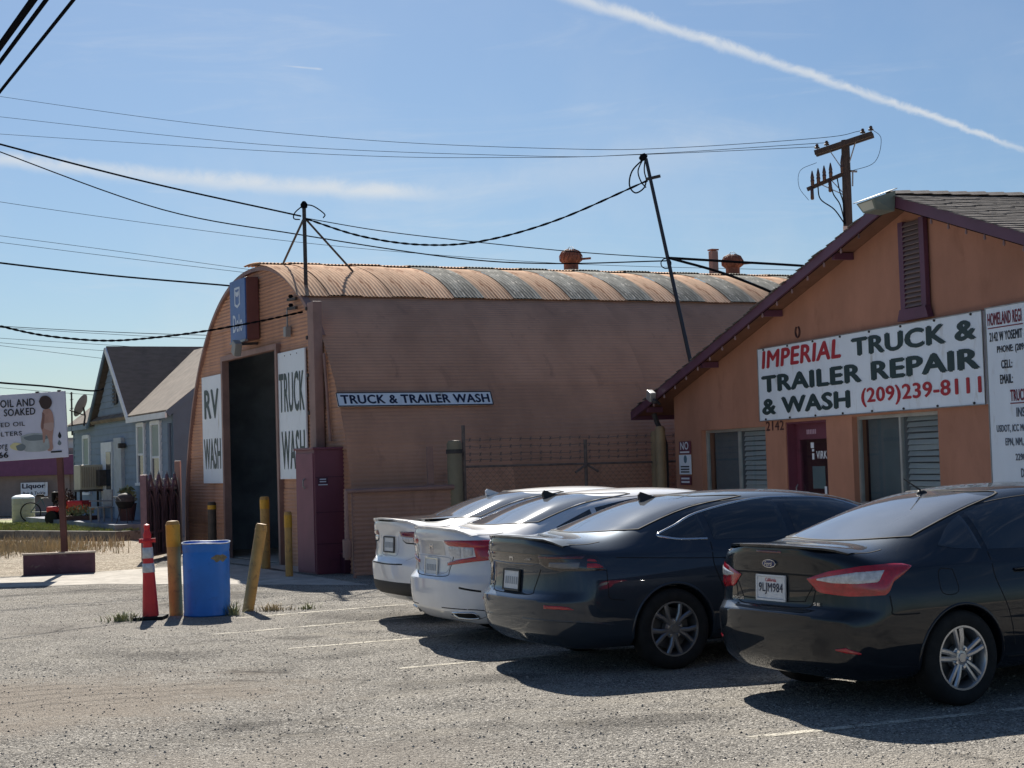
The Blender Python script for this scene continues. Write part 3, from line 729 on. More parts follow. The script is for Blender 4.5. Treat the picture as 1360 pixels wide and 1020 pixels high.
# windows
def pane_mat():
    m = bpy.data.materials.new('window glass'); m.use_nodes = True; t = m.node_tree; t.nodes.clear(); q = NT(t)
    o_ = q.n('ShaderNodeOutputMaterial'); tr = q.n('ShaderNodeBsdfTransparent', i={'Color': (.84, .89, .90, 1)}); gl = q.n('ShaderNodeBsdfGlossy', i={'Roughness': .03, 'Color': (.9, .95, 1, 1)})
    fr = q.n('ShaderNodeLayerWeight', i={'Blend': .5}); mx = q.n('ShaderNodeMixShader', i={0: q.m('MULTIPLY_ADD', q.m('POWER', fr.outputs['Facing'], 4.0), .75, .05, clamp=True), 1: tr.outputs[0], 2: gl.outputs[0]})
    t.links.new(mx.outputs[0], o_.inputs[0]); return m
m_pane = pane_mat()
m_alu = mat('dull aluminium', (.42, .42, .40), .45, metal=.5, var=.1)
m_blind = mat('pale blind slat', srgb(168, 174, 174), .6, var=.05)
m_room = mat('added grey pane backing', srgb(92, 102, 108), .9, var=.06)
def window(parent, r_, mull, depth=.12, blinds=(), sill=True):
    x0, z0, x1, z1 = r_; cx, cz = (x0 + x1) / 2, (z0 + z1) / 2
    mb = MB()
    for a, b in (((x0, z0), (x1, z0 + .05)), ((x0, z1 - .05), (x1, z1)), ((x0, z0 + .05), (x0 + .05, z1 - .05)), ((x1 - .05, z0 + .05), (x1, z1 - .05))):
        mb.span((a[0], depth - .03, a[1]), (b[0], depth + .03, b[1]))
    w = mb.build('window', m_alu, parent)
    mb = MB(); mb.box((mull, depth - .005, cz), (.055, .05, z1 - z0 - .1)); mb.build('mullion', m_alu, w)
    for a, b in ((x0 + .05, mull - .028), (mull + .028, x1 - .05)):
        mb = MB(); mb.add([(a, depth, z0 + .05), (b, depth, z0 + .05), (b, depth, z1 - .05), (a, depth, z1 - .05)], [(0, 1, 2, 3)]); mb.build('pane', m_pane, w)
    for a, b in blinds:
        n = int((z1 - z0) / .085)
        mb = MB(); mb.box((0, 0, 0), (b - a, .006, .075), M=Matrix.Rotation(R(-25), 4, 'X')); me = mb.mesh(); me.materials.append(m_blind)
        for k in range(n): obj('blind_slat', me, None, w, ((a + b) / 2, depth + .07, z0 + .07 + k * .085 + rnd.gauss(0, .003)), (rnd.gauss(0, .10), rnd.gauss(0, .006), 0))
    mb = MB(); mb.span((x0 + .05, depth + .13, z0 + .05), (x1 - .05, depth + .15, z1 - .05)); mb.build('curtain', m_room, w)  # added grey sheet close behind the glass, lifts the dark panes
    if sill:
        mb = MB(); mb.span((x0 - .06, -.05, z0 - .07), (x1 + .06, .10, z0 - .002)); mb.build('sill', m_stucco, w)
window(imp, WIN[0], -5.52, blinds=((-5.47, -4.27),))
window(imp, WIN[1], .14, blinds=((.19, 1.28),))
# recessed entrance
x0, z0, x1, z1 = DOOR
mb = MB(); mb.span((x0, .02, .03), (x0 + .03, .9, z1 - .003)); mb.span((x1 - .03, .02, .03), (x1 - .003, .9, z1 - .003)); mb.span((x0 + .03, .02, z1 - .03), (x1 - .03, .9, z1 - .003)); fr = mb.build('door_surround', m_purp, imp)
DP = .17
mb = MB(); mb.plate([(x0 + .03, .03), (x1 - .03, .03), (x1 - .03, z1 - .03), (x0 + .03, z1 - .03)], [[(-3.27, .12), (-2.08, .12), (-2.08, 1.98), (-3.27, 1.98)]], DP, DP + .05); dr = mb.build('door', m_purp, imp)
mb = MB(); mb.add([(-3.27, DP + .02, .12), (-2.08, DP + .02, .12), (-2.08, DP + .02, 1.98), (-3.27, DP + .02, 1.98)], [(0, 1, 2, 3)]); mb.build('pane', m_pane, dr)
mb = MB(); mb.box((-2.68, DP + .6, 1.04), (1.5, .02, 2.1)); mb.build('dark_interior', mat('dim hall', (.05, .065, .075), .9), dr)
mb = MB(); mb.tube([(-3.33, DP - .03, .95), (-3.33, DP - .06, 1.0), (-3.33, DP - .06, 1.2), (-3.33, DP - .03, 1.25)], .012, 6); mb.build('handle', m_steel, dr)
m_wp = mat('white print', srgb(226, 230, 236), .5)
lettering('VIRK', -2.71, 1.66, -2.34, 1.785, m_wp, dr, y=DP + .012, bold=.02)
for xx, zz, ww, hh in ((-2.84, 1.88, .11, .09), (-2.82, 1.80, .07, .04), (-2.82, 1.70, .07, .10), (-2.42, 1.12, .08, .20), (-2.50, .96, .10, .09)):
    mb = MB(); mb.box((xx, DP + .010, zz), (ww, .003, hh)); mb.build('sticker', m_wp, dr)
mb = MB(); mb.box((-2.72, DP + .05, 1.36), (.44, .003, .36)); mb.build('notice', mat('teal grey notice', srgb(96, 118, 124), .6), dr)
for k in range(6):
    mb = MB(); mb.box((-2.98 + k * .058, DP - .003, 2.10), (.034, .004, .075)); mb.build('transom_print', mat('pale pink print', srgb(190, 160, 178), .6), dr)
m_dkno = mat('dark brown numerals', srgb(70, 36, 34), .6)
lettering('2142', -4.16, 2.15, -3.48, 2.31, m_dkno, imp, y=-.004, bold=.02, name='street_number')
# the big shop sign
sg = sign('shop_sign', 'large white IMPERIAL TRUCK & TRAILER REPAIR & WASH sign over the door', 'sign', 6.905, 1.22, impw(-.8225, -.06, 2.93), IMPZ, frame=m_steel, thick=.04)
lettering('IMPERIAL', -3.30, .265, -.40, .565, m_red, sg, bold=.035, shear=.20)
lettering('TRUCK &', -.12, .25, 3.31, .53, m_green, sg, bold=.05)
lettering('TRAILER REPAIR', -3.33, -.14, 3.37, .145, m_green, sg, bold=.05)
lettering('& WASH', -3.34, -.515, -.21, -.235, m_green, sg, bold=.05)
lettering('(209)239-8111', -.0 + .13, -.52, 3.38, -.235, m_red, sg, bold=.03)
for k in range(8):
    for z in (-.585, .585):
        mb = MB(); mb.tube([(-3.2 + k * .914, -.022, z), (-3.2 + k * .914, 0, z)], .016, 6); mb.build('bolt', m_pole, sg)
# tall services board at the right edge of the view
sb = sign('services_board', 'tall white services board lettered HOMELAND right of the shop sign', 'sign', 2.42, 2.44, impw(3.92, -.06, 2.335), IMPZ, frame=m_steel, thick=.03)
m_blk = mat('charcoal print', srgb(40, 44, 52), .6)
def bl(s, x0, z0, x1, z1, m): lettering(s, x0, z0, x1, z1, m, sb, bold=.025)
m_mar = mat('maroon print', srgb(124, 30, 52), .6); m_fade = mat('faded charcoal print', srgb(92, 100, 112), .6)
bl('HOMELAND REGI', -1.16, .985, -.40, 1.15, m_mar)
mb = MB(); mb.box((-.77, -.004, .955), (.78, .003, .014)); mb.build('underline', m_mar, sb)
bl('2142 W YOSEMIT', -1.13, .78, -.40, .90, m_blk); bl('PHONE: (209', -.97, .60, -.38, .715, m_blk); bl('CELL:', -.89, .42, -.645, .53, m_blk); bl('EMAIL:', -.93, .225, -.645, .345, m_blk)
bl('TRUCK', -.716, -.005, -.36, .145, m_mar)
mb = MB(); mb.box((-.54, -.004, -.03), (.37, .003, .014)); mb.build('underline', m_mar, sb)
bl('INS', -.60, -.205, -.42, -.085, m_fade); bl('USDOT, ICC MC', -1.055, -.40, -.40, -.295, m_fade); bl('EPN, NM, K', -.87, -.575, -.38, -.465, m_fade); bl('2290,', -.66, -.765, -.42, -.665, m_fade); bl('DIS', -.555, -.965, -.40, -.85, m_fade)
# NO sign cluster by the corner
ns = sign('notice_sign', 'small maroon and white NO notice plates stacked beside the shop corner', 'sign', .56, .24, impw(-7.75, -.03, 1.93), IMPZ, m=m_purp, thick=.015)
lettering('NO', -.20, -.04, .20, .11, m_wp, ns, bold=.02)
mb = MB(); mb.box((0, -.003, -.085), (.46, .003, .03)); mb.build('print_line', m_wp, ns)
mb = MB(); mb.box((0, .003, -.32), (.58, .012, .37)); mb.build('white_plate', m_white, ns)
mb = MB(); mb.lathe([(.0, 0), (.075, 0), (.075, .004), (0, .004)], 16, axis='Y', M=Matrix.Translation((.03, -.008, -.22))); mb.build('symbol', mat('blue grey print', srgb(90, 120, 136), .6), ns)
for k in range(3):
    mb = MB(); mb.box((0, -.006, -.36 - k * .05), (.42, .003, .026)); mb.build('print_line', m_blk, ns)
mb = MB(); mb.box((0, .003, -.62), (.52, .012, .17)); mb.build('lower_plate', m_purp, ns)
for k in range(2):
    mb = MB(); mb.box((0, -.006, -.585 - k * .065), (.40, .003, .034)); mb.build('print_line', m_wp, ns)
hs = thing('horseshoe', 'rusty horseshoe nailed to the stucco above the shop sign', 'horseshoe', impw(-2.83, -.012, 3.72), IMPZ)
mb = MB(); mb.tube([(.075 * math.cos(a), 0, .09 * math.sin(a)) for a in [R(120 + 30 * k) for k in range(11)]], .016, 6); mb.build('shoe', m_dkno, hs)
# apex floodlight, corner floodlight, porch pipes
af = thing('gable_floodlight', 'pale wedge floodlight fixed at the peak of the gable', 'light', impw(.92, -.41, 5.22), IMPZ); af.scale = (SHOP * .82,) * 3
mb = MB(); P = [(-.30, -.42, .02), (.30, -.42, .02), (.30, 0, .16), (-.30, 0, .16), (-.22, -.34, -.15), (.22, -.34, -.15), (.24, 0, -.18), (-.24, 0, -.18)]
mb.add(P, [(0, 1, 2, 3), (7, 6, 5, 4), (0, 4, 5, 1), (1, 5, 6, 2), (2, 6, 7, 3), (3, 7, 4, 0)]); mb.build('housing', mat('grey green housing', srgb(120, 130, 122), .5, var=.1), af)
mb = MB(); mb.add([(-.24, -.418, 0), (.24, -.418, 0), (.19, -.352, -.13), (-.19, -.352, -.13)], [(0, 1, 2, 3)]); mb.build('lens', mat('milky lens', srgb(200, 200, 186), .3), af)
mb = MB(); mb.add([(-.33, -.47, .02), (.33, -.47, .02), (.33, .02, .19), (-.33, .02, .19), (-.33, -.47, .035), (.33, -.47, .035), (.33, .02, .205), (-.33, .02, .205)], [(0, 1, 2, 3), (7, 6, 5, 4), (0, 4, 5, 1), (1, 5, 6, 2), (2, 6, 7, 3), (3, 7, 4, 0)]); mb.build('visor', m_alu, af)
cf = thing('corner_floodlight', 'small square floodlight on the low left end of the plum eave', 'light', impw(-8.15, -.44, 2.90), IMPZ); cf.scale = (SHOP * .85,) * 3
mb = MB(); mb.box((0, -.1, .05), (.26, .14, .22), M=Matrix.Rotation(R(20), 4, 'Y'), bev=.02); mb.build('housing', m_alu, cf)
mb = MB(); mb.bar((0, 0, -.02), (.16, .05, -.15), .04); mb.build('arm', m_pole, cf)
mb = MB(); mb.lathe([(.05, -.12), (.07, -.06), (.02, 0)], 10, M=Matrix.Translation((.22, -.1, -.02))); mb.build('sensor', m_pole, cf)
for k, (x, yv, zt, r_, lab) in enumerate(((-9.10, -.1, 2.28, .085, 'left yellow-tan pipe post under the low plum eave'), (-8.50, -.22, 2.36, .10, 'right tan pipe post against the shop corner'))):
    pp = thing('pipe_post', lab, 'post', impw(x, yv, 0), IMPZ, 'pipe posts at the shop corner')
    mb = MB(); mb.lathe([(r_, 0), (r_, zt - .05), (r_ * .7, zt), (0, zt + .01)], 16); mb.build('pipe', m_tanpipe, pp, 40)
    mb = MB(); mb.lathe([(r_ + .006, .35), (r_ + .006, 1.15)], 16); mb.build('yellow_band', m_yel if k == 0 else m_tanpipe, pp, 40)
ds = thing('downspout', 'dark curved downspout dropping from the low eave between the pipe posts', 'downspout', impw(-8.85, -.1, 0), IMPZ)
mb = MB(); mb.tube([(0, -.1, 2.62), (.02, -.05, 2.45), (.12, 0, 2.25), (.18, .05, 2.0), (.18, .05, .2)], .05, 8); mb.build('pipe', m_pole, ds)

# ------------------------------------------------------------------ blue house
HS = (-9.275, 45.0, 0); hs_ = Matrix.Rotation(HUTZ, 3, 'Z')
def hsw(x, y, z): return tuple(hs_ @ Vector((x, y, z)) + Vector(HS))
house = thing('blue_house', 'blue clapboard house with a steep dark front gable', 'house', HS, HUTZ)
m_sid = mat('blue grey siding', srgb(116, 134, 154), .7, var=.07, vscale=2, island=.05)
m_sid_shade = mat('shade blue siding', srgb(86, 106, 126), .7, var=.06, vscale=2)  # siding blue darkened in colour for the shaded end walls
m_hroof = mat('dark maroon brown shingle', srgb(84, 76, 76), .9, var=.2, vscale=3, stretch=(1, 1, 4), bump=.3, bscale=30)
m_hroof2 = mat('weathered tan shingle', srgb(112, 102, 92), .9, var=.25, vscale=3, c2=srgb(100, 82, 70), c2amt=(.5, .75), bump=.3, bscale=30)
m_trw = mat('white house trim', srgb(214, 220, 226), .6, var=.05)
HW = 12.8
mb = MB(); mb.span((-HW, .03, 0), (0, .2, 3.45)); mb.build('front_wall', m_sid, house)
mb = MB(); mb.plate([(0, 0), (5.2, 0), (5.2, 3.45), (2.6, 5.42), (0, 3.45)], (), -.15, 0, M=Matrix.Rotation(math.pi / 2, 4, 'Z')); mb.build('end_wall', m_sid_shade, house)
mb = MB(); mb.plate([(0, 0), (5.2, 0), (5.2, 3.45), (2.6, 5.42), (0, 3.45)], (), HW - .15, HW, M=Matrix.Rotation(math.pi / 2, 4, 'Z')); mb.build('end_wall', m_sid_shade, house)
mb = MB(); mb.span((-HW, 5.0, 0), (0, 5.2, 3.45)); mb.build('rear_wall', m_sid_shade, house)
for k in range(17):                                                              # lapped boards
    z = k * .2; mb = MB(); P = [(-HW, .03, z), (-.02, .03, z), (-.02, .0, z), (-HW, .0, z), (-HW, .022, z + .2), (-.02, .022, z + .2)]
    mb.add(P, [(0, 1, 2, 3), (3, 2, 5, 4)]); mb.build('siding_board', m_sid, house)
GX, GW = -7.0, 2.42
for k in range(10):
    z0, z1 = 3.42 + k * .2, 3.62 + k * .2; w0, w1 = max(0, (5.35 - z0) / 1.93 * 2.25), max(0, (5.35 - z1) / 1.93 * 2.25)
    mb = MB(); mb.add([(GX - w0, .0, z0), (GX + w0, .0, z0), (GX + w1, .022, z1), (GX - w1, .022, z1)], [(0, 1, 2, 3)]); mb.build('siding_board', m_sid, house)
# main roof: ridge along x at y=2.6; front gable with its own ridge along y
def quad_slab(name, P, m, th=.12):
    P = [Vector(p) for p in P]; n = (P[1] - P[0]).cross(P[2] - P[0]).normalized()
    if n.z < 0: n = -n
    k = len(P); mb = MB(); mb.add(P + [p - n * th for p in P], [tuple(range(k)), tuple(range(2 * k - 1, k - 1, -1))] + [(i, (i + 1) % k, (i + 1) % k + k, i + k) for i in range(k)]); return mb.build(name, m, house)
ev = 3.38; rp = (5.52 - 3.5) / 2.6
quad_slab('roof_slope', [(-HW - .15, -.16, 3.5 - .16 * rp + .08), (.18, -.16, 3.5 - .16 * rp + .08), (.18, 2.6, 5.60), (-HW - .15, 2.6, 5.60)], m_hroof2)
quad_slab('roof_slope', [(-HW - .15, 5.55, 3.27), (.18, 5.55, 3.27), (.18, 2.6, 5.60), (-HW - .15, 2.6, 5.60)], m_hroof2)
gp = 2.10 / 2.42
for s_ in (-1, 1):
    quad_slab('gable_roof', [(GX + s_ * (GW + .25), -.14, 3.5 - .25 * gp + .14), (GX, -.14, 5.72), (GX, 9.5, 5.72), (GX + s_ * (GW + .25), 9.5, 3.5 - .25 * gp + .14)], m_hroof, .14)
    mb = MB(); mb.bar((GX + s_ * (GW + .26), -.17, 3.34), (GX, -.17, 5.61), .05, .16); mb.build('barge_board', m_sid_shade if s_ < 0 else m_trw, house)  # left board takes the shade-darkened blue, right one stays white
for a, b in ((-HW - .12, GX - GW - .25), (GX + GW + .25, .16)):
    mb = MB(); mb.span((a, -.22, 3.24), (b, -.17, 3.40)); mb.build('eave_board', m_trw if b > 0 else m_sid, house)
mb = MB(); mb.bar((.17, -.16, 3.34), (.17, 2.6, 5.49), .05, .16); mb.build('barge_board', m_sid_shade, house)
def hwin(x0, x1, z0, z1, split=True):
    mb = MB()
    for a, b in (((x0 - .12, z0 - .02), (x0, z1 + .1)), ((x1, z0 - .02), (x1 + .12, z1 + .1)), ((x0, z1), (x1, z1 + .12))): mb.span((a[0], -.05, a[1]), (b[0], .03, b[1]))
    w = mb.build('window', m_trw, house)
    mb = MB(); mb.span((x0 - .18, -.09, z0 - .10), (x1 + .18, .03, z0 - .02)); mb.build('sill', m_trw, w)
    mb = MB(); mb.span((x0, -.006, z0), (x1, .02, z1)); mb.build('pane', mat('dark house glass', (.02, .03, .045), .08, spec=.8), w)
    if split: mb = MB(); mb.span((x0, -.03, (z0 + z1) / 2 - .03), (x1, .01, (z0 + z1) / 2 + .03)); mb.build('rail', m_trw, w)
    mb = MB(); mb.span((x0, -.012, (z0 + z1) / 2), (x1, -.008, z1 - .02)); mb.build('pulled_blind', mat('grey curtain', srgb(150, 164, 160), .8), w)
mb = MB(); mb.span((-HW, -1.6, 0), (0, -.01, .40)); mb.build('porch_slab', mat('blue grey porch', srgb(110, 116, 128), .8, var=.15), house)
hwin(-3.70, -3.02, 1.50, 3.10); hwin(-2.10, -1.25, 1.29, 3.10); hwin(-11.05, -10.25, 1.2, 2.95)
mb = MB(); mb.span((-8.2, -.10, .75), (-6.75, .03, 2.75)); pdr = mb.build('door', m_trw, house)
mb = MB(); mb.span((-7.45, -.115, .85), (-6.85, -.09, 2.45)); mb.build('screen_pane', mat('dark house glass', (.02, .03, .045), .08, spec=.8), pdr)
mb = MB(); mb.span((-6.45, -.10, .4), (-5.5, .03, 2.85)); mb.build('porch_panel', mat('grey board', srgb(170, 178, 186), .7, var=.1), house)
mb = MB(); mb.box((-5.3, -.12, 2.6), (.2, .2, .15), bev=.02); mb.build('porch_lamp', m_pole, house)
gv = MB(); gv.box((GX + .55, -.03, 4.35), (.5, .04, .9)); gvo = gv.build('attic_vent', m_pole, house)
for k in range(6):
    mb = MB(); mb.box((GX + .4, -.06, 3.9 + k * .12), (.36, .03, .05)); mb.build('slat', m_sid_shade, gvo)
mb = MB(); mb.tube([(-.06, -.06, 0), (-.06, -.06, 3.1)], .05, 8); mb.build('downspout', m_sid_shade, house)
sd = thing('satellite_dish', 'grey satellite dish on the left eave of the blue house', 'satellite dish', hsw(-9.9, -.25, 3.35), HUTZ)
mb = MB(); mb.lathe([(0, 0), (.2, .02), (.34, .07), (.40, .11), (.39, .12), (.33, .085), (0, .02)], 20, M=Matrix.Translation((0, 0, .62)) @ Matrix.Rotation(R(60), 4, 'X') @ Matrix.Rotation(R(-30), 4, 'Y')); mb.build('dish', mat('grey dish', (.28, .28, .28), .5), sd, 40)
mb = MB(); mb.tube([(0, 0, 0), (0, .05, .3), (0, 0, .6)], .03, 8); mb.tube([(0, 0, .35), (.28, -.5, .5)], .02, 6); mb.build('mount', m_pole, sd)
an = thing('roof_antenna', 'thin dark antenna mast at the far left eave of the blue house', 'antenna', hsw(-11.96, -.2, 3.1), HUTZ)
mb = MB(); mb.tube([(0, 0, 0), (0, 0, 1.45)], .03, 6); mb.build('mast', m_pole, an)
for z in (.9, 1.2, 1.4):
    mb = MB(); mb.tube([(-.25, 0, z), (.25, 0, z)], .012, 5); mb.build('element', m_pole, an)

# ------------------------------------------------------------------ lawn, kerb and yard clutter in front of the house
m_lawn = mat('lawn turf', (.22, .25, .085), .9, var=.4, vscale=1.2, c2=(.24, .21, .09), c2amt=(.5, .7), bump=.6, bscale=40)
kp0, kp1 = Vector((-16.6, 49.2)), Vector((-10.39, 43.75))
kd = (kp1 - kp0).normalized(); kn = Vector((-kd.y, kd.x))
L0 = kp0 - kd * 14
sheet('lawn', [tuple(L0), tuple(kp1), tuple(kp1 + kn * 3.5), tuple(hsw(-13, 1, 0)[:2]), (-34, 72)], .21, m_lawn)
kb = thing('garden_kerb', 'low weathered concrete retaining kerb along the lawn edge', 'kerb', (kp1.x, kp1.y, 0), math.atan2(kd.y, kd.x))
for k in range(9):
    mb = MB(); mb.box((-1.2 - 2.4 * k, -.1, .12), (2.38, .2, .25 + rnd.uniform(-.01, .01)), bev=.015); mb.build('kerb_block', mat('shade-dark kerb concrete', srgb(112, 106, 98), .9, var=.25, vscale=3, c2=srgb(72, 66, 62), c2amt=(.5, .7)), kb)  # block colour darkened to imitate the shaded front face
mb = MB(); mb.box((-.1, 1.6, .12), (.2, 3.2, .25), bev=.015); mb.build('kerb_block', MATS['shade-dark kerb concrete'], kb)
def tufts(name, n, place, h0, h1, m, label, blades=7, spread=.05, seed=1, cat='grass', kind='stuff', wid=.006):
    q = random.Random(seed); mb = MB(); vs, fs = [], []
    for _ in range(n):
        x, y, z = place(q)
        for b in range(blades):
            a = q.uniform(0, 6.283); h = q.uniform(h0, h1); l = h * q.uniform(.1, .6); w = wid * q.uniform(.7, 1.5)
            bx, by = x + q.gauss(0, spread), y + q.gauss(0, spread); dx, dy = math.cos(a), math.sin(a); px, py = -dy * w, dx * w
            k = len(vs)
            vs += [(bx - px, by - py, z), (bx + px, by + py, z), (bx + dx * l * .4 + px * .8, by + dy * l * .4 + py * .8, z + h * .6), (bx + dx * l * .4 - px * .8, by + dy * l * .4 - py * .8, z + h * .6), (bx + dx * l, by + dy * l, z + h)]
            fs += [(k, k + 1, k + 2, k + 3), (k + 3, k + 2, k + 4)]
    me = bpy.data.meshes.new(name); me.from_pydata(vs, [], fs); o = obj(name, me, m); return tag(o, label, cat, kind=kind)
m_dry = mat('dry straw grass', (.36, .29, .17), .8, var=.3, vscale=3)
m_weed = mat('weed leaf', (.26, .28, .15), .8, var=.4, vscale=12, c2=(.30, .26, .12), c2amt=(.5, .65))
m_grass = mat('lawn blade', (.25, .28, .09), .8, var=.4, vscale=2, c2=(.30, .27, .10), c2amt=(.5, .7))
def dry_spot(q):
    d = 40.0 + q.gauss(0, 1.5); px = min(20 + q.gauss(0, 62), 150)
    return ((px - 680) / 2200 * d, d, -.004)
tufts('dry_grass', 420, dry_spot, .04, .34, m_dry, 'dry straw-coloured grass between the kerb and the planter', blades=9, spread=.12, wid=.007)
tufts('lawn_grass', 2600, lambda q: (lambda u, v: (kp1.x - kd.x * u * 14 + kn.x * v - .1, kp1.y - kd.y * u * 14 + kn.y * v + .1, .21))(q.random(), .25 + 3.6 * q.random() ** 1.5), .05, .13, m_grass, 'short green lawn grass behind the concrete kerb', blades=7, spread=.07, seed=2, wid=.012)
# liquor shop far left and a pale shed behind it
lq = thing('liquor_shop', 'tan shop with a purple fascia band behind the billboard', 'building', (-24, 75, 0), R(2))
mb = MB(); mb.box((0, 3, 1.5), (14, 6, 3.0)); mb.build('wall', mat('tan grey wall', srgb(150, 138, 132), .8, var=.06), lq)
mb = MB(); mb.box((0, -.25, 2.25), (14.2, .6, .9), bev=.02); mb.build('fascia_band', mat('purple awning', srgb(112, 70, 104), .7, var=.08), lq)
for x in (-4, .4, 3.75):
    mb = MB(); mb.box((x, -.08, .92), (.25, .2, 1.8)); mb.build('pilaster', mat('tan grey wall', srgb(150, 138, 132), .8), lq)
lqs = sign('liquor_sign', 'small white Liquor sign on the tan shop wall', 'sign', 1.2, .62, (-21.65, 74.7, 1.18), R(2))
lettering('Liquor', -.54, -.02, .50, .27, m_navy, lqs, bold=.05); lettering('Bait & Tackle', -.50, -.24, .50, -.10, m_blk, lqs, bold=.02)
shd = thing('pale_shed', 'pale grey shed wall glimpsed between the billboard and the blue house', 'shed', (-21.8, 82, 0), R(2))
mb = MB(); mb.box((0, 2, 1.75), (3.4, 4, 3.5)); mb.build('wall', mat('pale grey wall', srgb(200, 206, 210), .8, var=.05), shd)
mb = MB(); mb.box((0, 2, 3.56), (3.7, 4.3, .12)); mb.build('roof', m_steel, shd)

# ------------------------------------------------------------------ yard clutter by the blue house
m_beige = mat('beige plastic', srgb(176, 170, 152), .5, var=.08)
def grd(x, y, z=.21): return (x, y, z)
tk = thing('water_tank', 'beige round plastic tank with a domed white lid on the lawn', 'tank', grd(-16.9, 57.0), 0)
mb = MB(); mb.lathe([(.36, 0), (.38, .04), (.38, .78), (.36, .82)], 24); mb.build('body', m_beige, tk, 40)
mb = MB(); mb.lathe([(.39, .80), (.37, .86), (.25, .92), (0, .94)], 24); mb.build('lid', m_white, tk, 40)
for k in range(3):
    mb = MB(); mb.lathe([(.384, .2 + k * .2), (.392, .21 + k * .2), (.384, .22 + k * .2)], 24); mb.build('rib', m_beige, tk)
bk = thing('bicycle', 'dark bicycle leaning among clutter right of the beige tank', 'bicycle', grd(-15.9, 56.2), R(10))
for x in (-.5, .5):
    mb = MB(); mb.tube([(x + .33 * math.cos(a), 0, .34 + .33 * math.sin(a)) for a in [2 * math.pi * i / 20 for i in range(21)]], .022, 6); w = mb.build('wheel', m_black, bk)
    mb = MB()
    for i in range(8): mb.bar((x, 0, .34), (x + .32 * math.cos(i * .785), 0, .34 + .32 * math.sin(i * .785)), .006)
    mb.build('spokes', m_steel, w)
mb = MB(); mb.tube([(-.5, 0, .34), (-.15, 0, .8), (.35, 0, .82), (.05, 0, .34), (-.15, 0, .8)], .018, 6); mb.tube([(-.5, 0, .34), (.05, 0, .34)], .016, 6); mb.tube([(.5, 0, .34), (.33, 0, .95), (.28, 0, 1.0)], .018, 6); mb.build('frame', mat('teal bike paint', srgb(60, 92, 96), .4), bk)
mb = MB(); mb.tube([(.28, -.25, 1.0), (.28, .25, 1.0)], .014, 6); mb.build('handlebar', m_steel, bk)
mb = MB(); mb.box((-.18, 0, .9), (.26, .14, .06), bev=.02); mb.build('saddle', m_black, bk)
mw = thing('riding_mower', 'red riding lawn mower parked left of the evaporative cooler', 'mower', grd(-13.95, 51.9), R(-20))
m_rd = mat('red mower paint', srgb(208, 30, 34), .35)
mb = MB(); mb.box((.35, 0, .62), (.6, .5, .28), bev=.06); mb.build('bonnet', m_rd, mw); mb = MB(); mb.box((-.3, 0, .5), (.7, .62, .18), bev=.05); mb.build('fender', m_rd, mw)
mb = MB(); mb.box((-.3, 0, .70), (.35, .4, .1), bev=.03); mb.box((-.48, 0, .88), (.08, .4, .32), bev=.03); mb.build('seat', m_black, mw)
for x, r_ in ((.45, .16), (-.4, .23)):
    for y in (-.35, .35):
        mb = MB(); mb.lathe([(r_ * .5, -.07), (r_, -.06), (r_, .06), (r_ * .5, .07)], 16, axis='Y', M=Matrix.Translation((x, y, r_))); mb.build('wheel', m_black, mw, 40)
mb = MB(); mb.tube([(.1, 0, .7), (-.05, 0, .95)], .02, 6); mb.build('steering_column', m_black, mw)
fp = thing('flower_planter', 'low brown planter box spilling orange flowers on the lawn', 'planter', grd(-13.2, 50.2), R(-25))
mb = MB(); mb.box((0, 0, .16), (1.1, .45, .32), bev=.02); mb.build('box', mat('brown planter wood', srgb(80, 52, 44), .8, var=.2), fp)
def leafball(name, m, parent, c, r_, n, size, seed):
    q = random.Random(seed); mb = MB(); vs, fs = [], []
    for _ in range(n):
        d = Vector((q.gauss(0, 1), q.gauss(0, 1), q.gauss(0, 1))).normalized() * (q.random() ** .4)
        p = Vector(c) + Vector((d.x * r_[0], d.y * r_[1], d.z * r_[2])); u = Vector((q.gauss(0, 1), q.gauss(0, 1), q.gauss(0, 1))).normalized(); v = u.orthogonal().normalized(); s_ = size * q.uniform(.6, 1.4)
        k = len(vs); vs += [tuple(p - u * s_), tuple(p + v * s_ * .45), tuple(p + u * s_), tuple(p - v * s_ * .45)]; fs.append((k, k + 1, k + 2, k + 3))
    mb.add(vs, fs); return tag(mb.build(name, m, parent), kind='stuff' if parent else None)
leafball('foliage', m_weed, fp, (0, 0, .45), (.6, .28, .2), 260, .06, 5); leafball('flowers', mat('orange petals', srgb(214, 120, 70), .7, var=.3), fp, (0, -.05, .55), (.55, .25, .12), 70, .045, 6)
sh = thing('dead_shrub', 'brown dried shrub standing right behind the billboard post', 'shrub', grd(-14.05, 51.9), 0)
leafball('dry_leaves', mat('brown dry leaf', srgb(92, 70, 58), .9, var=.4), sh, (0, 0, .62), (.36, .3, .5), 420, .06, 8)
mb = MB()
for i in range(7):
    a = i * .9; mb.tube([(0, 0, 0), (.1 * math.cos(a), .1 * math.sin(a), .4), (.3 * math.cos(a), .28 * math.sin(a), 1.0)], [.025, .016, .006], 5)
mb.build('stems', m_pole, sh)
sw = thing('evaporative_cooler', 'beige slatted evaporative cooler box on a stand against the blue house', 'cooler', hsw(-8.0, -.02, .40), HUTZ + math.pi / 2)
mb = MB(); mb.box((-.39, .45, 1.28), (.78, .9, .78), bev=.02); cbx = mb.build('cabinet', m_beige, sw)
mb = MB(); mb.box((0, 0, 0), (.035, .03, .64)); sl_ = mb.mesh(); sl_.materials.append(mat('tan slat', srgb(150, 142, 126), .6))
for k in range(10): obj('slat', sl_, None, cbx, (-.72 + k * .073, -.012, 1.28))
mb = MB(); mb.box((-.39, .45, .86), (.84, 1.0, .05)); mb.build('stand_top', m_pole, sw)
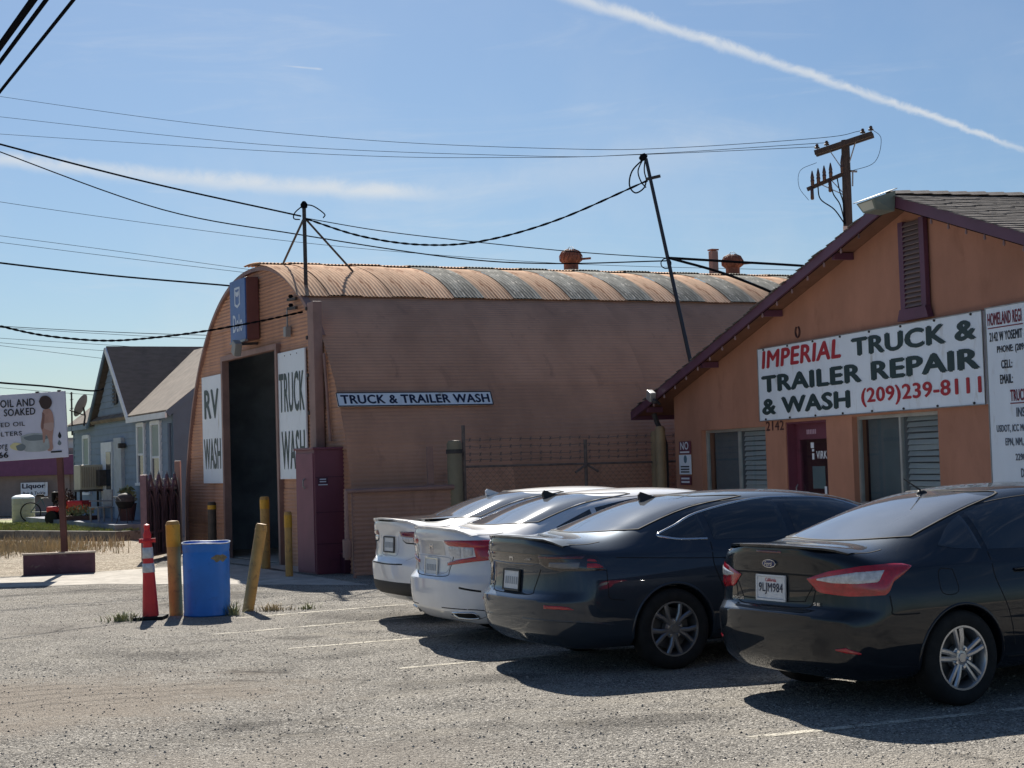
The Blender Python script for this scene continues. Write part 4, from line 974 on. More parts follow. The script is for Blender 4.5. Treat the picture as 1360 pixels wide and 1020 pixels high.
for x in (-.75, -.05):
    for y in (.05, .85):
        mb = MB(); mb.box((x, y, .42), (.06, .06, .84)); mb.build('leg', m_pole, sw)
mb = MB(); mb.box((-.15, -.25, 1.25), (.28, .5, .5), bev=.02); mb.build('duct', m_pole, sw)
def chair(loc, rz_, label):
    c = thing('garden_chair', label, 'chair', loc, rz_); ms = mat('faded grey plastic', (.26, .27, .28), .6, var=.2, vscale=6)
    mb = MB(); mb.box((0, 0, .42), (.5, .48, .04), bev=.015); mb.build('seat', ms, c)
    mb = MB(); mb.box((0, .24, .68), (.5, .04, .48), bev=.015); mb.build('backrest', ms, c)
    for x in (-.22, .22):
        for y in (-.2, .22):
            mb = MB(); mb.box((x, y, .2), (.04, .04, .4)); mb.build('leg', ms, c)
        mb = MB(); mb.box((x * 1.1, 0, .6), (.04, .44, .03)); mb.build('armrest', ms, c)
chair(hsw(-3.4, -1.2, .40), HUTZ + .3, 'faded grey plastic garden chair on the porch right of the evaporative cooler')
gr = thing('kettle_barbecue', 'dark lidded barbecue grill on the porch of the blue house', 'barbecue', hsw(-1.3, -1.0, .40), HUTZ); gr.scale = (.62, .62, .7)
mb = MB(); mb.lathe([(0, .55), (.3, .6), (.42, .8), (.42, .84)], 20); mb.build('bowl', m_black, gr, 40); mb = MB(); mb.lathe([(.43, .84), (.40, 1.0), (.25, 1.14), (0, 1.18)], 20); mb.build('lid', m_pole, gr, 40)
mb = MB(); mb.tube([(-.45, -.3, .9), (-.4, -.42, 1.05), (.4, -.42, 1.05), (.45, -.3, .9)], .018, 6); mb.build('handle', m_steel, gr)
for a in (0, 2.1, 4.2):
    mb = MB(); mb.tube([(.2 * math.cos(a), .2 * math.sin(a), .6), (.4 * math.cos(a), .4 * math.sin(a), 0)], .02, 6); mb.build('leg', m_pole, gr)
pt = thing('terracotta_pot', 'brown pot with a dark leafy plant beside the house door panel', 'pot', hsw(-3.6, -.4, .40), HUTZ)
mb = MB(); mb.lathe([(.0, 0), (.2, 0), (.27, .45), (.29, .5), (.25, .5)], 18); mb.build('pot', mat('brown pot clay', srgb(96, 66, 62), .8), pt, 40)
leafball('foliage', m_weed, pt, (0, 0, .72), (.32, .3, .28), 240, .07, 9)

# ------------------------------------------------------------------ billboard and planter kerb
m_bb = mat('lavender grey billboard print', srgb(196, 198, 214), .5, var=.05, vscale=1.5)
bb = thing('billboard', 'white roadside billboard about used oil with a printed child and tub', 'billboard', (-9.29, 30.0, 2.645), R(-1.5))
bb.rotation_euler = (0, R(-2.0), R(-1.5))
BW, BH = 2.42, 1.20
mb = MB(); mb.box((0, .03, 0), (BW, .05, BH), bev=.005); mb.build('board', m_bb, bb)
for x in (-.9, -.35, .7, 1.1):
    mb = MB(); mb.box((x, .03, BH / 2 + .006), (.05, .08, .03)); mb.build('clip', m_pole, bb)
m_ink = mat('black billboard ink', srgb(24, 24, 30), .5)
# board coordinates: right edge x=+1.21 ; letters read off their distance from that edge
lettering('OIL AND', .02, .365, .655, .505, m_ink, bb, bold=.02); lettering('SOAKED', .08, .205, .655, .335, m_ink, bb, bold=.02)
lettering('USED OIL', -.16, .015, .455, .095, m_ink, bb, bold=.005); lettering('FILTERS', -.10, -.155, .39, -.075, m_ink, bb, bold=.005)
lettering('.org', -.08, -.42, .115, -.30, m_ink, bb, bold=.0); lettering('66', -.06, -.545, .125, -.435, m_ink, bb, bold=.04)
def blob(name, pts, m, y, parent=bb, n=4):
    pts = catmull(list(pts) + [pts[0]], n)[:-1]
    mb = MB(); mb.plate([(a, b) for a, b in pts], (), y - .002, y); return mb.build(name, m, parent)
m_hair = mat('print dark hair', srgb(58, 42, 40), .6); m_skin = mat('print skin tone', srgb(168, 132, 120), .6, var=.1, vscale=9); m_skd = mat('print skin shade', srgb(126, 92, 84), .6)
m_tub = mat('print tub grey', srgb(158, 166, 168), .5, var=.12, vscale=6); m_tubd = mat('print tub shade', srgb(104, 116, 122), .5); m_yelp = mat('print yellow towel', srgb(206, 198, 150), .6)
blob('printed_tub', [(.36, -.17), (.55, -.13), (.80, -.15), (.93, -.20), (.90, -.38), (.80, -.46), (.50, -.46), (.40, -.40)], m_tub, -.0005)
blob('printed_tub_inside', [(.42, -.19), (.60, -.16), (.80, -.18), (.88, -.22), (.78, -.26), (.55, -.265), (.44, -.23)], m_tubd, -.003)
blob('printed_towel', [(.16, -.33), (.24, -.28), (.36, -.30), (.44, -.36), (.40, -.43), (.28, -.42), (.18, -.38)], m_yelp, -.0035)
blob('printed_towel_fold', [(.27, -.34), (.38, -.31), (.45, -.36), (.40, -.43), (.30, -.42)], m_tubd, -.006)
blob('printed_figure', [(.80, .28), (.90, .30), (.965, .22), (.985, .06), (.97, -.08), (.95, -.20), (.94, -.32), (.945, -.42), (.90, -.47), (.84, -.455), (.885, -.40), (.87, -.26), (.83, -.17), (.80, -.30), (.77, -.30), (.765, -.12), (.74, -.02), (.765, .12)], m_skin, -.0065)
blob('printed_figure_arm', [(.78, .24), (.82, .20), (.81, .06), (.79, -.05), (.76, -.07), (.755, -.01), (.77, .10)], m_skd, -.009)
blob('printed_cloth', [(.80, .03), (.96, .04), (.98, -.04), (.93, -.11), (.85, -.08), (.80, -.05)], mat('print pale cloth', srgb(176, 150, 142), .6), -.0095)
blob('printed_hair', [(.73, .44), (.78, .52), (.88, .53), (.95, .47), (.965, .39), (.92, .31), (.84, .29), (.77, .33)], m_hair, -.0095)
blob('printed_drop', [(1.075, -.13), (1.105, -.20), (1.09, -.245), (1.06, -.245), (1.045, -.20)], m_ink, -.0005); blob('printed_drop', [(1.06, -.28), (1.10, -.34), (1.07, -.38), (1.03, -.35)], m_tubd, -.0005)
lettering('cleanup', .90, -.515, 1.10, -.465, m_ink, bb, bold=.03) if False else None
mb = MB(); mb.box((1.0, -.002, -.49), (.20, .003, .03)); mb.build('print_line', m_ink, bb)
for x, nm in ((1.02, 'near the board edge'), (-1.02, 'outer')):
    ps = MB(); ps.box((x, .12, -1.15), (.10, .10, 3.0 - .05)); ps.build('post', mat('dark red brown post', srgb(92, 56, 52), .7, var=.2, vscale=5), bb)
pk = thing('planter_box', 'weathered dark maroon timber planter box at the foot of the billboard', 'planter', (-8.24, 29.95, 0), R(14))
m_pk = mat('weathered maroon planter', srgb(92, 62, 72), .8, var=.2, vscale=4, c2=srgb(120, 104, 98), c2amt=(.58, .72), bump=.3, bscale=18)
for x, y, w, d in ((0, -.30, 1.24, .10), (0, .30, 1.24, .10), (-.57, 0, .10, .50), (.57, 0, .10, .50)):
    mb = MB(); mb.box((x, y, .18), (w, d, .37), bev=.015); mb.build('timber', m_pk, pk)
mb = MB(); mb.box((0, 0, .14), (1.04, .5, .26)); mb.build('soil', m_earth, pk)
mb = MB(); mb.box((0, -.30, .375), (1.27, .13, .03), bev=.006); mb.build('cap_board', mat('bleached timber cap', srgb(176, 160, 146), .8, var=.2), pk)

# ------------------------------------------------------------------ cone, barrel, bollards
m_cone = mat('red orange cone plastic', srgb(206, 44, 46), .5, var=.08, vscale=4, c2=srgb(150, 40, 36), c2amt=(.62, .8))
m_refl = mat('silver reflective band', srgb(190, 192, 196), .35, metal=.2, var=.15, vscale=20)
cn = thing('channelizer_cone', 'tall slim red traffic cone with silver bands left of the yellow bollard', 'traffic cone', (-4.42, 20.0, 0), 0)
cn.rotation_euler = (0, R(-1.5), 0)
mb = MB(); mb.box((0, 0, .02), (.36, .36, .04), bev=.008); mb.build('base', m_black, cn)
prof = lambda z: .098 - (z - .04) / .88 * .045
mb = MB(); mb.lathe([(prof(.04), .04), (prof(.50), .50)], 20); mb.lathe([(prof(.59), .59), (prof(.64), .64)], 20); mb.lathe([(prof(.50) , .50), (prof(.59), .59)], 20); mb.lathe([(prof(.64), .64), (prof(.92), .92)], 20); mb.build('body', m_cone, cn, 40)
for a, b in ((.56, .67), (.73, .86)):
    mb = MB(); mb.lathe([(prof(a) + .002, a), (prof(a) + .005, a + .004), (prof(b) + .005, b - .004), (prof(b) + .002, b)], 20); mb.build('reflective_band', m_refl, cn, 40)
mb = MB(); mb.lathe([(.053, .92), (.07, .935), (.065, .95), (.045, .97), (.05, 1.02), (.035, 1.05), (.032, 1.09), (.038, 1.10), (.035, 1.13), (0, 1.145)], 16); mb.box((-.075, 0, .94), (.05, .03, .05)); mb.box((.075, 0, .94), (.05, .03, .05)); mb.build('handle_cap', m_cone, cn, 40)

br = thing('steel_drum', 'bright blue open drum with a bent rim beside the yellow bollard', 'drum', (-3.80, 20.32, 0), R(20))
m_bl = mat('bright blue drum paint', srgb(24, 112, 200), .42, spec=.5, var=.10, vscale=3, c2=srgb(18, 92, 172), c2amt=(.55, .8))
m_blc = bpy.data.materials['bright blue drum paint']
n = 48; vs, fs = [], []
prof_d = [(.27, 0), (.285, .012), (.285, .03), (.278, .05), (.281, .27), (.282, .56), (.283, .76), (.278, .775), (.278, .785), (.284, .80), (.288, .865), (.292, .88), (.284, .886), (.272, .875), (.268, .70), (.268, .1), (0, .1)]
for r_, z in prof_d:
    for j in range(n):
        a = 2 * math.pi * j / n; k = max(0, (z - .3) / .6)
        rr_ = r_ * (1 + .006 * k * math.sin(2 * a + .6) + .004 * k * math.sin(5 * a)); vs.append((rr_ * math.cos(a), rr_ * math.sin(a), z + k * (.006 * math.sin(3 * a + 1) + .006 * math.sin(a))))
for i in range(len(prof_d) - 1):
    for j in range(n): fs.append((i * n + j, i * n + (j + 1) % n, (i + 1) * n + (j + 1) % n, (i + 1) * n + j))
mb = MB(); mb.add(vs, fs); mb.build('shell', m_bl, br, 50)
mb = MB(); mb.tube([(.289 * math.cos(2 * math.pi * j / 40), .289 * math.sin(2 * math.pi * j / 40), .884 + .006 * math.sin(6 * math.pi * j / 40 + 1) + .006 * math.sin(2 * math.pi * j / 40)) for j in range(41)], .010, 6); mb.build('rim', mat('scuffed rim steel', srgb(150, 160, 176), .4, metal=.4, var=.3, vscale=20), br, 50)
mb = MB(); vs = []; fs = []
for i in range(9):
    a = R(-62 - 26) + i * R(6.2)
    w = .055 * math.sin(math.pi * i / 8) * (.5 + rnd.random()) + .006
    vs += [(.2845 * math.cos(a), .2845 * math.sin(a), .70 - w + .01 * math.sin(i * 2)), (.2845 * math.cos(a), .2845 * math.sin(a), .70 + w)]
for i in range(8): fs.append((2 * i, 2 * i + 2, 2 * i + 3, 2 * i + 1))
mb.add(vs, fs); mb.build('rust_scrape', mat('tan rust scrape', srgb(120, 110, 84), .7, var=.3, vscale=25), br)

def bollard(name, label, loc, r_, h, m, tilt=(0, 0), cap=None, band=None):
    b = thing(name, label, 'bollard', loc, 0); b.rotation_euler = (tilt[0], tilt[1], 0)
    mb = MB(); mb.lathe([(r_, -.05), (r_, h - .03), (r_ * .8, h - .005), (0, h)], 20); mb.build('pipe', m, b, 40)
    mb = MB(); mb.lathe([(r_ + .004, h - .10 if band is None else band[0]), (r_ + .004, h - .08 if band is None else band[1])], 20); mb.build('band', cap or m, b, 40)
    return b
m_yel2 = mat('faded bollard paint', srgb(176, 136, 74), .6, var=.15, vscale=5, c2=srgb(128, 96, 62), c2amt=(.5, .72), bump=.2, bscale=20)
bollard('bollard', 'upright yellow-tan bollard between the red cone and the blue drum', (-4.20, 20.42, 0), .083, 1.16, m_yel2, cap=m_yel, band=(.84, 1.11), tilt=(0, R(-1.2)))
bollard('bollard', 'leaning tan bollard standing alone right of the blue drum', (-3.37, 20.72, 0), .072, 1.10, m_yel2, tilt=(0, R(10.5)))
bollard('bollard', 'thick brown-yellow bollard in front of the dark hut doorway', (-4.46, 29.5, 0), .082, 1.28, m_yel2, cap=m_yel, band=(1.06, 1.22))
bollard('bollard', 'slim yellow bollard beside the maroon steel cabinet', (-3.72, 27.1, 0), .062, 1.06, m_yel2, cap=m_yel, band=(.8, 1.0))
bollard('bollard', 'dark soot-stained bollard against the hut wall left of the doorway', (-6.02, 32.9, 0), .085, 1.15, mat('sooty bollard', srgb(78, 66, 56), .7, var=.3, vscale=6), cap=m_yel, band=(1.0, 1.08))
# weeds round the feet
def weed(label, x, y, r_, h, n, m, seed):
    w = thing('weed', label, 'weed', (x, y, 0), 0); q = random.Random(seed); vs, fs = [], []
    for _ in range(n):
        a = q.uniform(0, 6.283); d = abs(q.gauss(0, .5)) * r_; bx, by = d * math.cos(a), d * math.sin(a) * .7
        l = h * q.uniform(.35, 1.1); out = q.uniform(.3, 1.1); wd = q.uniform(.004, .010); a2 = a + q.gauss(0, .7); k = len(vs)
        for t in (0, .35, .7, 1.0):
            px_, py_, pz_ = bx + math.cos(a2) * l * out * t * t, by + math.sin(a2) * l * out * t * t, l * (t - .45 * out * t * t); ww = wd * (1 - t * t) + .0006
            vs += [(px_ - math.sin(a2) * ww, py_ + math.cos(a2) * ww, pz_), (px_ + math.sin(a2) * ww, py_ - math.cos(a2) * ww, pz_)]
        fs += [(k + 2 * i, k + 2 * i + 1, k + 2 * i + 3, k + 2 * i + 2) for i in range(3)]
    mb = MB(); mb.add(vs, fs); tag(mb.build('leaves', m, w), kind='stuff')
weed('low dusty weed left of the red cone base', -4.74, 19.86, .26, .16, 110, m_weed, 21)
weed('small green weed at the right foot of the blue drum', -3.46, 20.2, .13, .24, 70, m_weed, 22)
weed('sparse dry weed right of the leaning bollard', -3.05, 20.72, .30, .13, 90, m_dry, 23)
weed('small low weed on the lot past the leaning bollard', -2.62, 20.75, .14, .11, 40, m_weed, 24)
weed('tiny weed at the bottom right corner of the lot', 3.72, 10.05, .07, .05, 26, m_weed, 25)

# ------------------------------------------------------------------ ornamental gate leaf
m_gate = mat('dark plum wrought iron', srgb(118, 90, 98), .5, var=.2, vscale=5, metal=.2)
ga, gb = Vector((-7.46, 33.3)), Vector((-7.32, 36.0)); gl = (gb - ga).length
gg = thing('ornamental_gate', 'dark plum iron gate leaf with pointed arches beside the hut', 'gate', (ga.x, ga.y, 0), math.atan2(gb.y - ga.y, gb.x - ga.x))
mb = MB(); mb.box((.05, 0, .86), (.13, .13, 1.72), bev=.01); mb.build('post', m_gate, gg); mb = MB(); mb.box((gl + .05, 0, 1.0), (.12, .12, 2.0), bev=.01); mb.build('post', mat('faded brown trim', srgb(150, 105, 92), .6), gg)
mb = MB(); mb.box((gl / 2, .02, .78), (gl - .1, .012, 1.40)); mb.build('backing_sheet', mat('dark backing sheet', srgb(76, 62, 72), .6, var=.15), gg)
for z in (.08, .55, 1.42):
    mb = MB(); mb.box((gl / 2, -.01, z), (gl - .1, .05, .05)); mb.build('rail', m_gate, gg)
NA = 4; aw = (gl - .14) / NA
for k in range(NA):
    x0 = .1 + k * aw; xc = x0 + aw / 2
    pts = [(x0, -.03, .1), (x0, -.03, 1.15), (x0 + aw * .08, -.03, 1.32), (x0 + aw * .25, -.03, 1.50), (xc, -.03, 1.70), (x0 + aw * .75, -.03, 1.50), (x0 + aw * .92, -.03, 1.32), (x0 + aw, -.03, 1.15), (x0 + aw, -.03, .1)]
    mb = MB(); mb.tube(pts, .034, 6); mb.build('pointed_arch', m_gate, gg)
    mb = MB(); mb.tube([(x0 + aw * .15, -.03, .1), (x0 + aw * .15, -.03, 1.05), (x0 + aw * .3, -.03, 1.25), (xc, -.03, 1.33), (x0 + aw * .7, -.03, 1.25), (x0 + aw * .85, -.03, 1.05), (x0 + aw * .85, -.03, .1)], .02, 6); mb.build('inner_arch', m_gate, gg)
    for s_ in (-1, 1):
        mb = MB(); mb.tube([(xc + s_ * aw * (.30 - .14 * math.cos(t)), -.03, 1.56 + .07 * math.sin(t)) for t in [i * .6 for i in range(9)]], .012, 5); mb.build('scroll', m_steel, gg)
    mb = MB(); mb.lathe([(0, 1.70), (.03, 1.73), (.012, 1.77), (0, 1.82)], 8, M=Matrix.Translation((xc, -.03, 0))); mb.build('finial', m_steel, gg)
    mb = MB(); mb.bar((xc, -.02, .1), (xc, -.02, 1.66), .016); mb.build('bar', m_gate, gg)

# ------------------------------------------------------------------ masts, pole and wires
ma = thing('service_mast', 'thin braced cable mast rising from the front edge of the hut roof', 'mast', hutw(2.77, .15, 0), HUTZ)
mb = MB(); mb.tube([(0, 0, 3.9), (.0, 0, 6.42)], .035, 8); mb.build('pipe', m_pole, ma)
mb = MB(); mb.lathe([(.03, 6.40), (.06, 6.42), (.065, 6.48), (.03, 6.53), (0, 6.54)], 12); mb.build('weatherhead', m_wire, ma, 40)
for p, nm in (((-1.62, .14, 5.62), 'a'), ((-1.09, 1.64, 5.10), 'b')):
    mb = MB(); mb.tube([(0, 0, 6.24), p], .020, 6); mb.build('brace', m_pole, ma)
mb = MB(); mb.tube(catmull([(0, 0, 6.47), (-.35, -.05, 6.38), (-.42, -.05, 6.28), (-.25, 0, 6.24)], 5), .012, 5); mb.tube(catmull([(0, 0, 6.47), (.2, .1, 6.42), (.36, .25, 6.26), (.3, .25, 6.2)], 5), .012, 5); mb.build('drip_loop', m_wire, ma)
lm = thing('leaning_mast', 'tall dark leaning service mast rising behind the low end of the shop roof', 'mast', (3.14, 29.0, 0), 0)
mb = MB(); mb.tube([(.2, 0, 2.2), (0, 0, 3.42), (-.66, 0, 7.03)], [.036, .036, .03], 10); mb.build('pipe', mat('blue black mast steel', (.03, .035, .05), .4, metal=.6), lm)
mb = MB(); mb.lathe([(.05, 0), (.08, .02), (.07, .09), (0, .12)], 10, M=Matrix.Translation((-0.675, 0.000, 7.015)) @ Matrix.Rotation(R(-40), 4, 'Y')); mb.build('weatherhead', m_wire, lm, 40)
mb = MB()
mb.tube(catmull([(-0.693, 0.000, 7.033), (-0.909, 0.000, 6.816), (-0.970, -0.050, 6.556), (-0.866, 0.000, 6.426), (-0.710, 0.000, 6.513), (-0.658, 0.000, 6.686)], 6), .014, 5)
mb.tube(catmull([(-0.710, 0.000, 7.024), (-0.805, 0.000, 6.816), (-0.762, 0.000, 6.626), (-0.675, 0.000, 6.513)], 6), .012, 5); mb.tube(catmull([(-0.675, 0.000, 7.024), (-0.693, 0.020, 6.816), (-0.658, 0.000, 6.643)], 6), .012, 5); mb.build('drip_loops', m_wire, lm)
mb = MB(); mb.bar((-0.675, 0.000, 6.660), (-0.416, 0.000, 6.712), .05); mb.build('clamp', m_pole, lm)
mb = MB(); mb.tube([(-.37 + .09 * math.cos(a), 0, 5.16 + .09 * math.sin(a)) for a in [i * .5 for i in range(14)]], .010, 5); mb.build('cable_ring', m_wire, lm)

m_wood = mat('weathered pole wood', srgb(58, 56, 55), .85, var=.3, vscale=5, stretch=(6, 6, .6), bump=.3, bscale=30)
up = thing('utility_pole', 'weathered wooden utility pole with two crossarms behind the shop roof', 'utility pole', (9.28, 45.0, 0), 0)
mb = MB(); mb.tube([(0, 0, 0), (0, 0, 5), (.04, 0, 10.28)], [.17, .15, .115], 14); mb.build('pole', m_wood, up, 50)
A = Vector((-.72, .35, 10.0)); B = Vector((.70, -.45, 10.33))
for off in (-.13, .13):
    o_ = Vector((.3, .9, 0)).normalized() * off; mb = MB(); mb.bar(A + o_, B + o_, .09, .13); mb.build('crossarm', m_wood, up)
m_ins = mat('brown porcelain', srgb(60, 46, 44), .3)
for t in (.03, .20, .83, .97):
    p = A + (B - A) * t; mb = MB(); mb.lathe([(.012, 0), (.012, .07), (.07, .08), (.075, .11), (.04, .13), (.05, .16), (.03, .20), (0, .21)], 12, M=Matrix.Translation(p + Vector((0, 0, .05)))); mb.build('insulator', m_ins, up, 40)
for t in (.25, .70):
    p = A + (B - A) * t; mb = MB(); mb.bar(p - Vector((0, 0, .05)), (.02, 0, 9.35), .025); mb.build('brace', m_steel, up)
C1 = Vector((-.98, .40, 9.02)); C2 = Vector((.12, -.05, 9.42))
mb = MB(); mb.bar(C1, C2, .08, .10); mb.build('crossarm', m_wood, up)
for t in (.30, .55): mb = MB(); mb.bar(C1 + (C2 - C1) * t, (0, 0, 8.75), .025); mb.build('brace', m_steel, up)
for t in (.12, .26, .40, .55, .82):
    p = C1 + (C2 - C1) * t; h = .42 if t < .6 else .5
    mb = MB(); mb.lathe([(.035, 0), (.05, .03), (.05, h * .3), (.06, h * .33), (.045, h * .5), (.055, h * .55), (.03, h * .85), (.015, h), (0, h + .02)], 10, M=Matrix.Translation(p + Vector((0, -.06, .02)))); mb.build('cutout_fuse', m_ins, up, 40)
for t in (.10, .52):
    p = C1 + (C2 - C1) * t; mb = MB(); mb.lathe([(.03, -.35), (.05, -.32), (.045, -.05), (.02, 0)], 10, M=Matrix.Translation(p + Vector((0, -.08, 0)))); mb.build('cutout_fuse', m_ins, up, 40)
mb = MB()
for t, sag in ((.25, .55), (.55, .35), (.70, .3)):
    p = C1 + (C2 - C1) * t; mb.tube(catmull([tuple(p), (p.x + .05, p.y - .05, p.z - .4), (p.x * .5, -.1, p.z - .75), (-.08, -.12, 7.95)], 6), .018, 5)
mb.tube(catmull([(.68, -.45, 10.48), (.92, -.45, 10.2), (.75, -.3, 9.6), (.1, -.1, 9.4)], 8), .008, 4)
mb.tube(catmull([(-.70, .35, 9.75), (-1.15, .4, 9.55), (-1.2, .4, 9.1), (-.95, .4, 8.72)], 8), .008, 4); mb.build('jumper_cables', m_wire, up)
mb = MB(); mb.bar((.14, -.05, 9.42), (.32, -.05, 9.40), .05); mb.bar((.2, -.05, 9.42), (.18, -.05, 9.0), .035); mb.build('switch_handle', m_steel, up)
mb = MB(); mb.bar((-.085, -.13, 4), (-.085, -.13, 7.9), .11, .05); mb.build('riser_guard', mat('pale riser', (.45, .44, .42), .5), up)

WIRES = {
 'a': ([(-23.39, 70.0, 18.38), (-20.86, 68.0, 17.53), (-11.92, 62.0, 14.92), (-4.45, 57.0, 13.03), (2.09, 51.0, 11.4), (5.15, 49.0, 10.97), (8.84, 46.0, 10.56), (9.66, 44.6, 10.45)], .0085, 'thin overhead power line, topmost of the three reaching the utility pole'),
 'b': ([(-23.41, 70.0, 17.41), (-20.87, 68.0, 16.68), (-8.81, 60.0, 13.61), (0.71, 53.0, 11.6), (4.1, 50.0, 10.99), (8.90, 45.15, 10.26)], .0085, 'thin overhead power line, middle of the three reaching the utility pole'),
 'c': ([(-23.42, 70.0, 16.63), (-20.88, 68.0, 15.96), (-6.13, 58.0, 12.79), (0.7, 53.0, 11.55), (4.33, 50.0, 10.98), (8.60, 45.3, 10.18)], .0085, 'thin overhead power line, lowest of the three reaching the utility pole'),
 'd': ([(-8.25, 24.0, 6.9), (-7.68, 25.0, 6.82), (-5.92, 27.4, 6.58), (-3.69, 29.5, 6.27)], .016, 'black service cable from the upper left to the braced hut mast'),
 'e': ([(-10.31, 30.0, 8.16), (-9.4, 30.6, 7.81), (-6.37, 30.4, 6.61), (-3.78, 30.2, 6.03), (-1.02, 29.8, 5.48), (0.74, 29.4, 5.27), (2.78, 29.02, 5.21)], .012, 'black cable sagging low over the hut roof to the leaning mast'),
 'f': ([(-3.66, 29.5, 6.24), (-2.34, 29.4, 5.96), (-0.99, 29.3, 5.74), (1.13, 29.15, 5.44), (2.85, 29.0, 5.25)], .0085, 'straight thin cable between the hut mast and the leaning mast'),
 'g': ([(-3.66, 29.5, 6.24), (-2.61, 29.4, 5.86), (-1.53, 29.3, 5.66), (-0.46, 29.2, 5.68), (0.88, 29.1, 6.0), (2.50, 29.0, 6.64)], .021, 'twisted sagging cable from the hut mast up to the leaning mast top'),
 'h': ([(2.81, 29.0, 5.26), (4.12, 29.6, 5.22), (5.33, 30.2, 5.19), (7.54, 31.5, 5.14)], .024, 'thick cable from the leaning mast running right behind the gable'),
 'i': ([(2.81, 29.0, 5.26), (3.63, 28.0, 4.85), (4.33, 27.0, 4.38), (4.75, 26.3, 4.02)], .024, 'dark guy wire dropping right from the leaning mast to the shop roof'),
 'j': ([(-18.91, 58.0, 11.73), (-17.85, 58.0, 11.46), (-12.56, 58.0, 10.53), (-7.27, 58.0, 9.7), (-1.98, 58.0, 9.06), (3.3, 58.0, 8.58), (12, 58, 8.1)], .0085, 'faint distant wire crossing behind the braced hut mast'),
 'k': ([(-19.58, 60.0, 10.73), (-18.48, 60.0, 10.55), (-14.11, 60.0, 9.84), (-10.01, 60.0, 9.14), (-7.0, 60.0, 8.69), (0, 60, 7.9)], .0085, 'faint distant wire meeting the hut arch, upper of a pair'),
 'l': ([(-19.58, 60.0, 10.5), (-18.49, 60.0, 10.31), (-14.11, 60.0, 9.62), (-10.01, 60.0, 9.0), (-7.0, 60.0, 8.58), (0, 60, 7.8)], .0085, 'faint distant wire meeting the hut arch, lower of a pair'),
 'm': ([(-9.8, 30.0, 5.76), (-9.4, 30.5, 5.72), (-7.68, 32.0, 5.6), (-5.7, 33.1, 5.47), (-5.6, 33.02, 5.44)], .018, 'black cable running level from the left to the blue box sign'),
 'n': ([(-8.39, 26.0, 4.23), (-8.09, 26.2, 4.15), (-7.55, 26.8, 4.03), (-6.78, 27.4, 3.97), (-6.08, 27.9, 4.03), (-5.26, 28.3, 4.15), (-4.4, 28.6, 4.31), (-3.61, 28.8, 4.48)], .020, 'twisted black service drop sagging across the hut front to its corner'),
 'o': ([(-19.63, 60.0, 7.37), (-18.53, 60.0, 7.25), (-14.98, 60.0, 6.95), (-11.15, 60.0, 6.7), (-5, 60, 6.4)], .012, 'distant wire just above the blue house ridge, uppermost of five'),
 'p': ([(-19.95, 61.0, 7.41), (-18.84, 61.0, 7.29), (-15.23, 61.0, 6.96), (-11.34, 61.0, 6.65), (-5, 61, 6.3)], .008, 'distant wire just above the blue house ridge, second of five'),
 'q': ([(-20.29, 62.0, 7.13), (-19.16, 62.0, 6.98), (-15.21, 62.0, 6.61), (-11.54, 62.0, 6.27), (-5, 62, 5.8)], .008, 'distant wire meeting the blue house ridge, third of five'),
 'r': ([(-20.62, 63.0, 7.07), (-19.47, 63.0, 6.89), (-15.46, 63.0, 6.46), (-11.73, 63.0, 6.12), (-5, 63, 5.6)], .008, 'distant wire meeting the blue house gable, fourth of five'),
 's': ([(-20.95, 64.0, 7.01), (-19.78, 64.0, 6.86), (-15.79, 64.0, 6.24), (-11.93, 64.0, 5.72), (-5, 64, 5.1)], .008, 'distant wire meeting the blue house gable, lowest of five'),
 't': ([(-13.1, 40.0, 4.16), (-13.0, 42.0, 4.16), (-12.7, 45.0, 4.2), (-12.23, 48.0, 4.19), (-12.35, 50.0, 4.33)], .026, 'black service drop above the billboard reaching the blue house gable'),
 'u': ([(-19.66, 60.0, 5.15), (-18.57, 60.0, 5.01), (-15.02, 60.0, 4.63), (-10, 60, 4.2)], .008, 'thin wire just above the billboard top'),
}
for k, (pts, r_, lab) in WIRES.items():
    w = thing('overhead_wire', lab, 'cable', pts[0], 0, 'overhead wires'); o0 = Vector(pts[0])
    P = [tuple(Vector(p) - o0) for p in catmull(pts, 8)]
    mb = MB()
    if k in 'gn':                                                                 # twisted pair
        n = len(P)
        for ph in (0, math.pi):
            mb.tube([(p[0], p[1] + .010 * math.cos(i * .8 + ph), p[2] + .010 * math.sin(i * .8 + ph)) for i, p in enumerate(catmull(P, 3))], r_ * .55, 5)
    else: mb.tube(P, r_, 5)
    mb.build('cable', m_wire, w)
D_ = Vector((-.447, .894, 0))
for (x, y, z), r_, lab in (((-3.45, 12.0, 5.21), .027, 'thick dark street cable in the top left corner, leftmost of three'), ((-3.45, 12.3, 5.28), .017, 'dark street cable in the top left corner, middle of three'), ((-3.42, 13.0, 5.49), .015, 'dark street cable in the top left corner, rightmost of three')):
    w = thing('street_cable', lab, 'cable', (x, y, z), 0, 'street cables in the top left corner')
    mb = MB(); mb.tube([tuple(D_ * (t * 6 - 24) + Vector((0, 0, .00025 * (t * 6 - 24) ** 2))) for t in range(15)], r_, 6); mb.build('cable', m_wire, w)

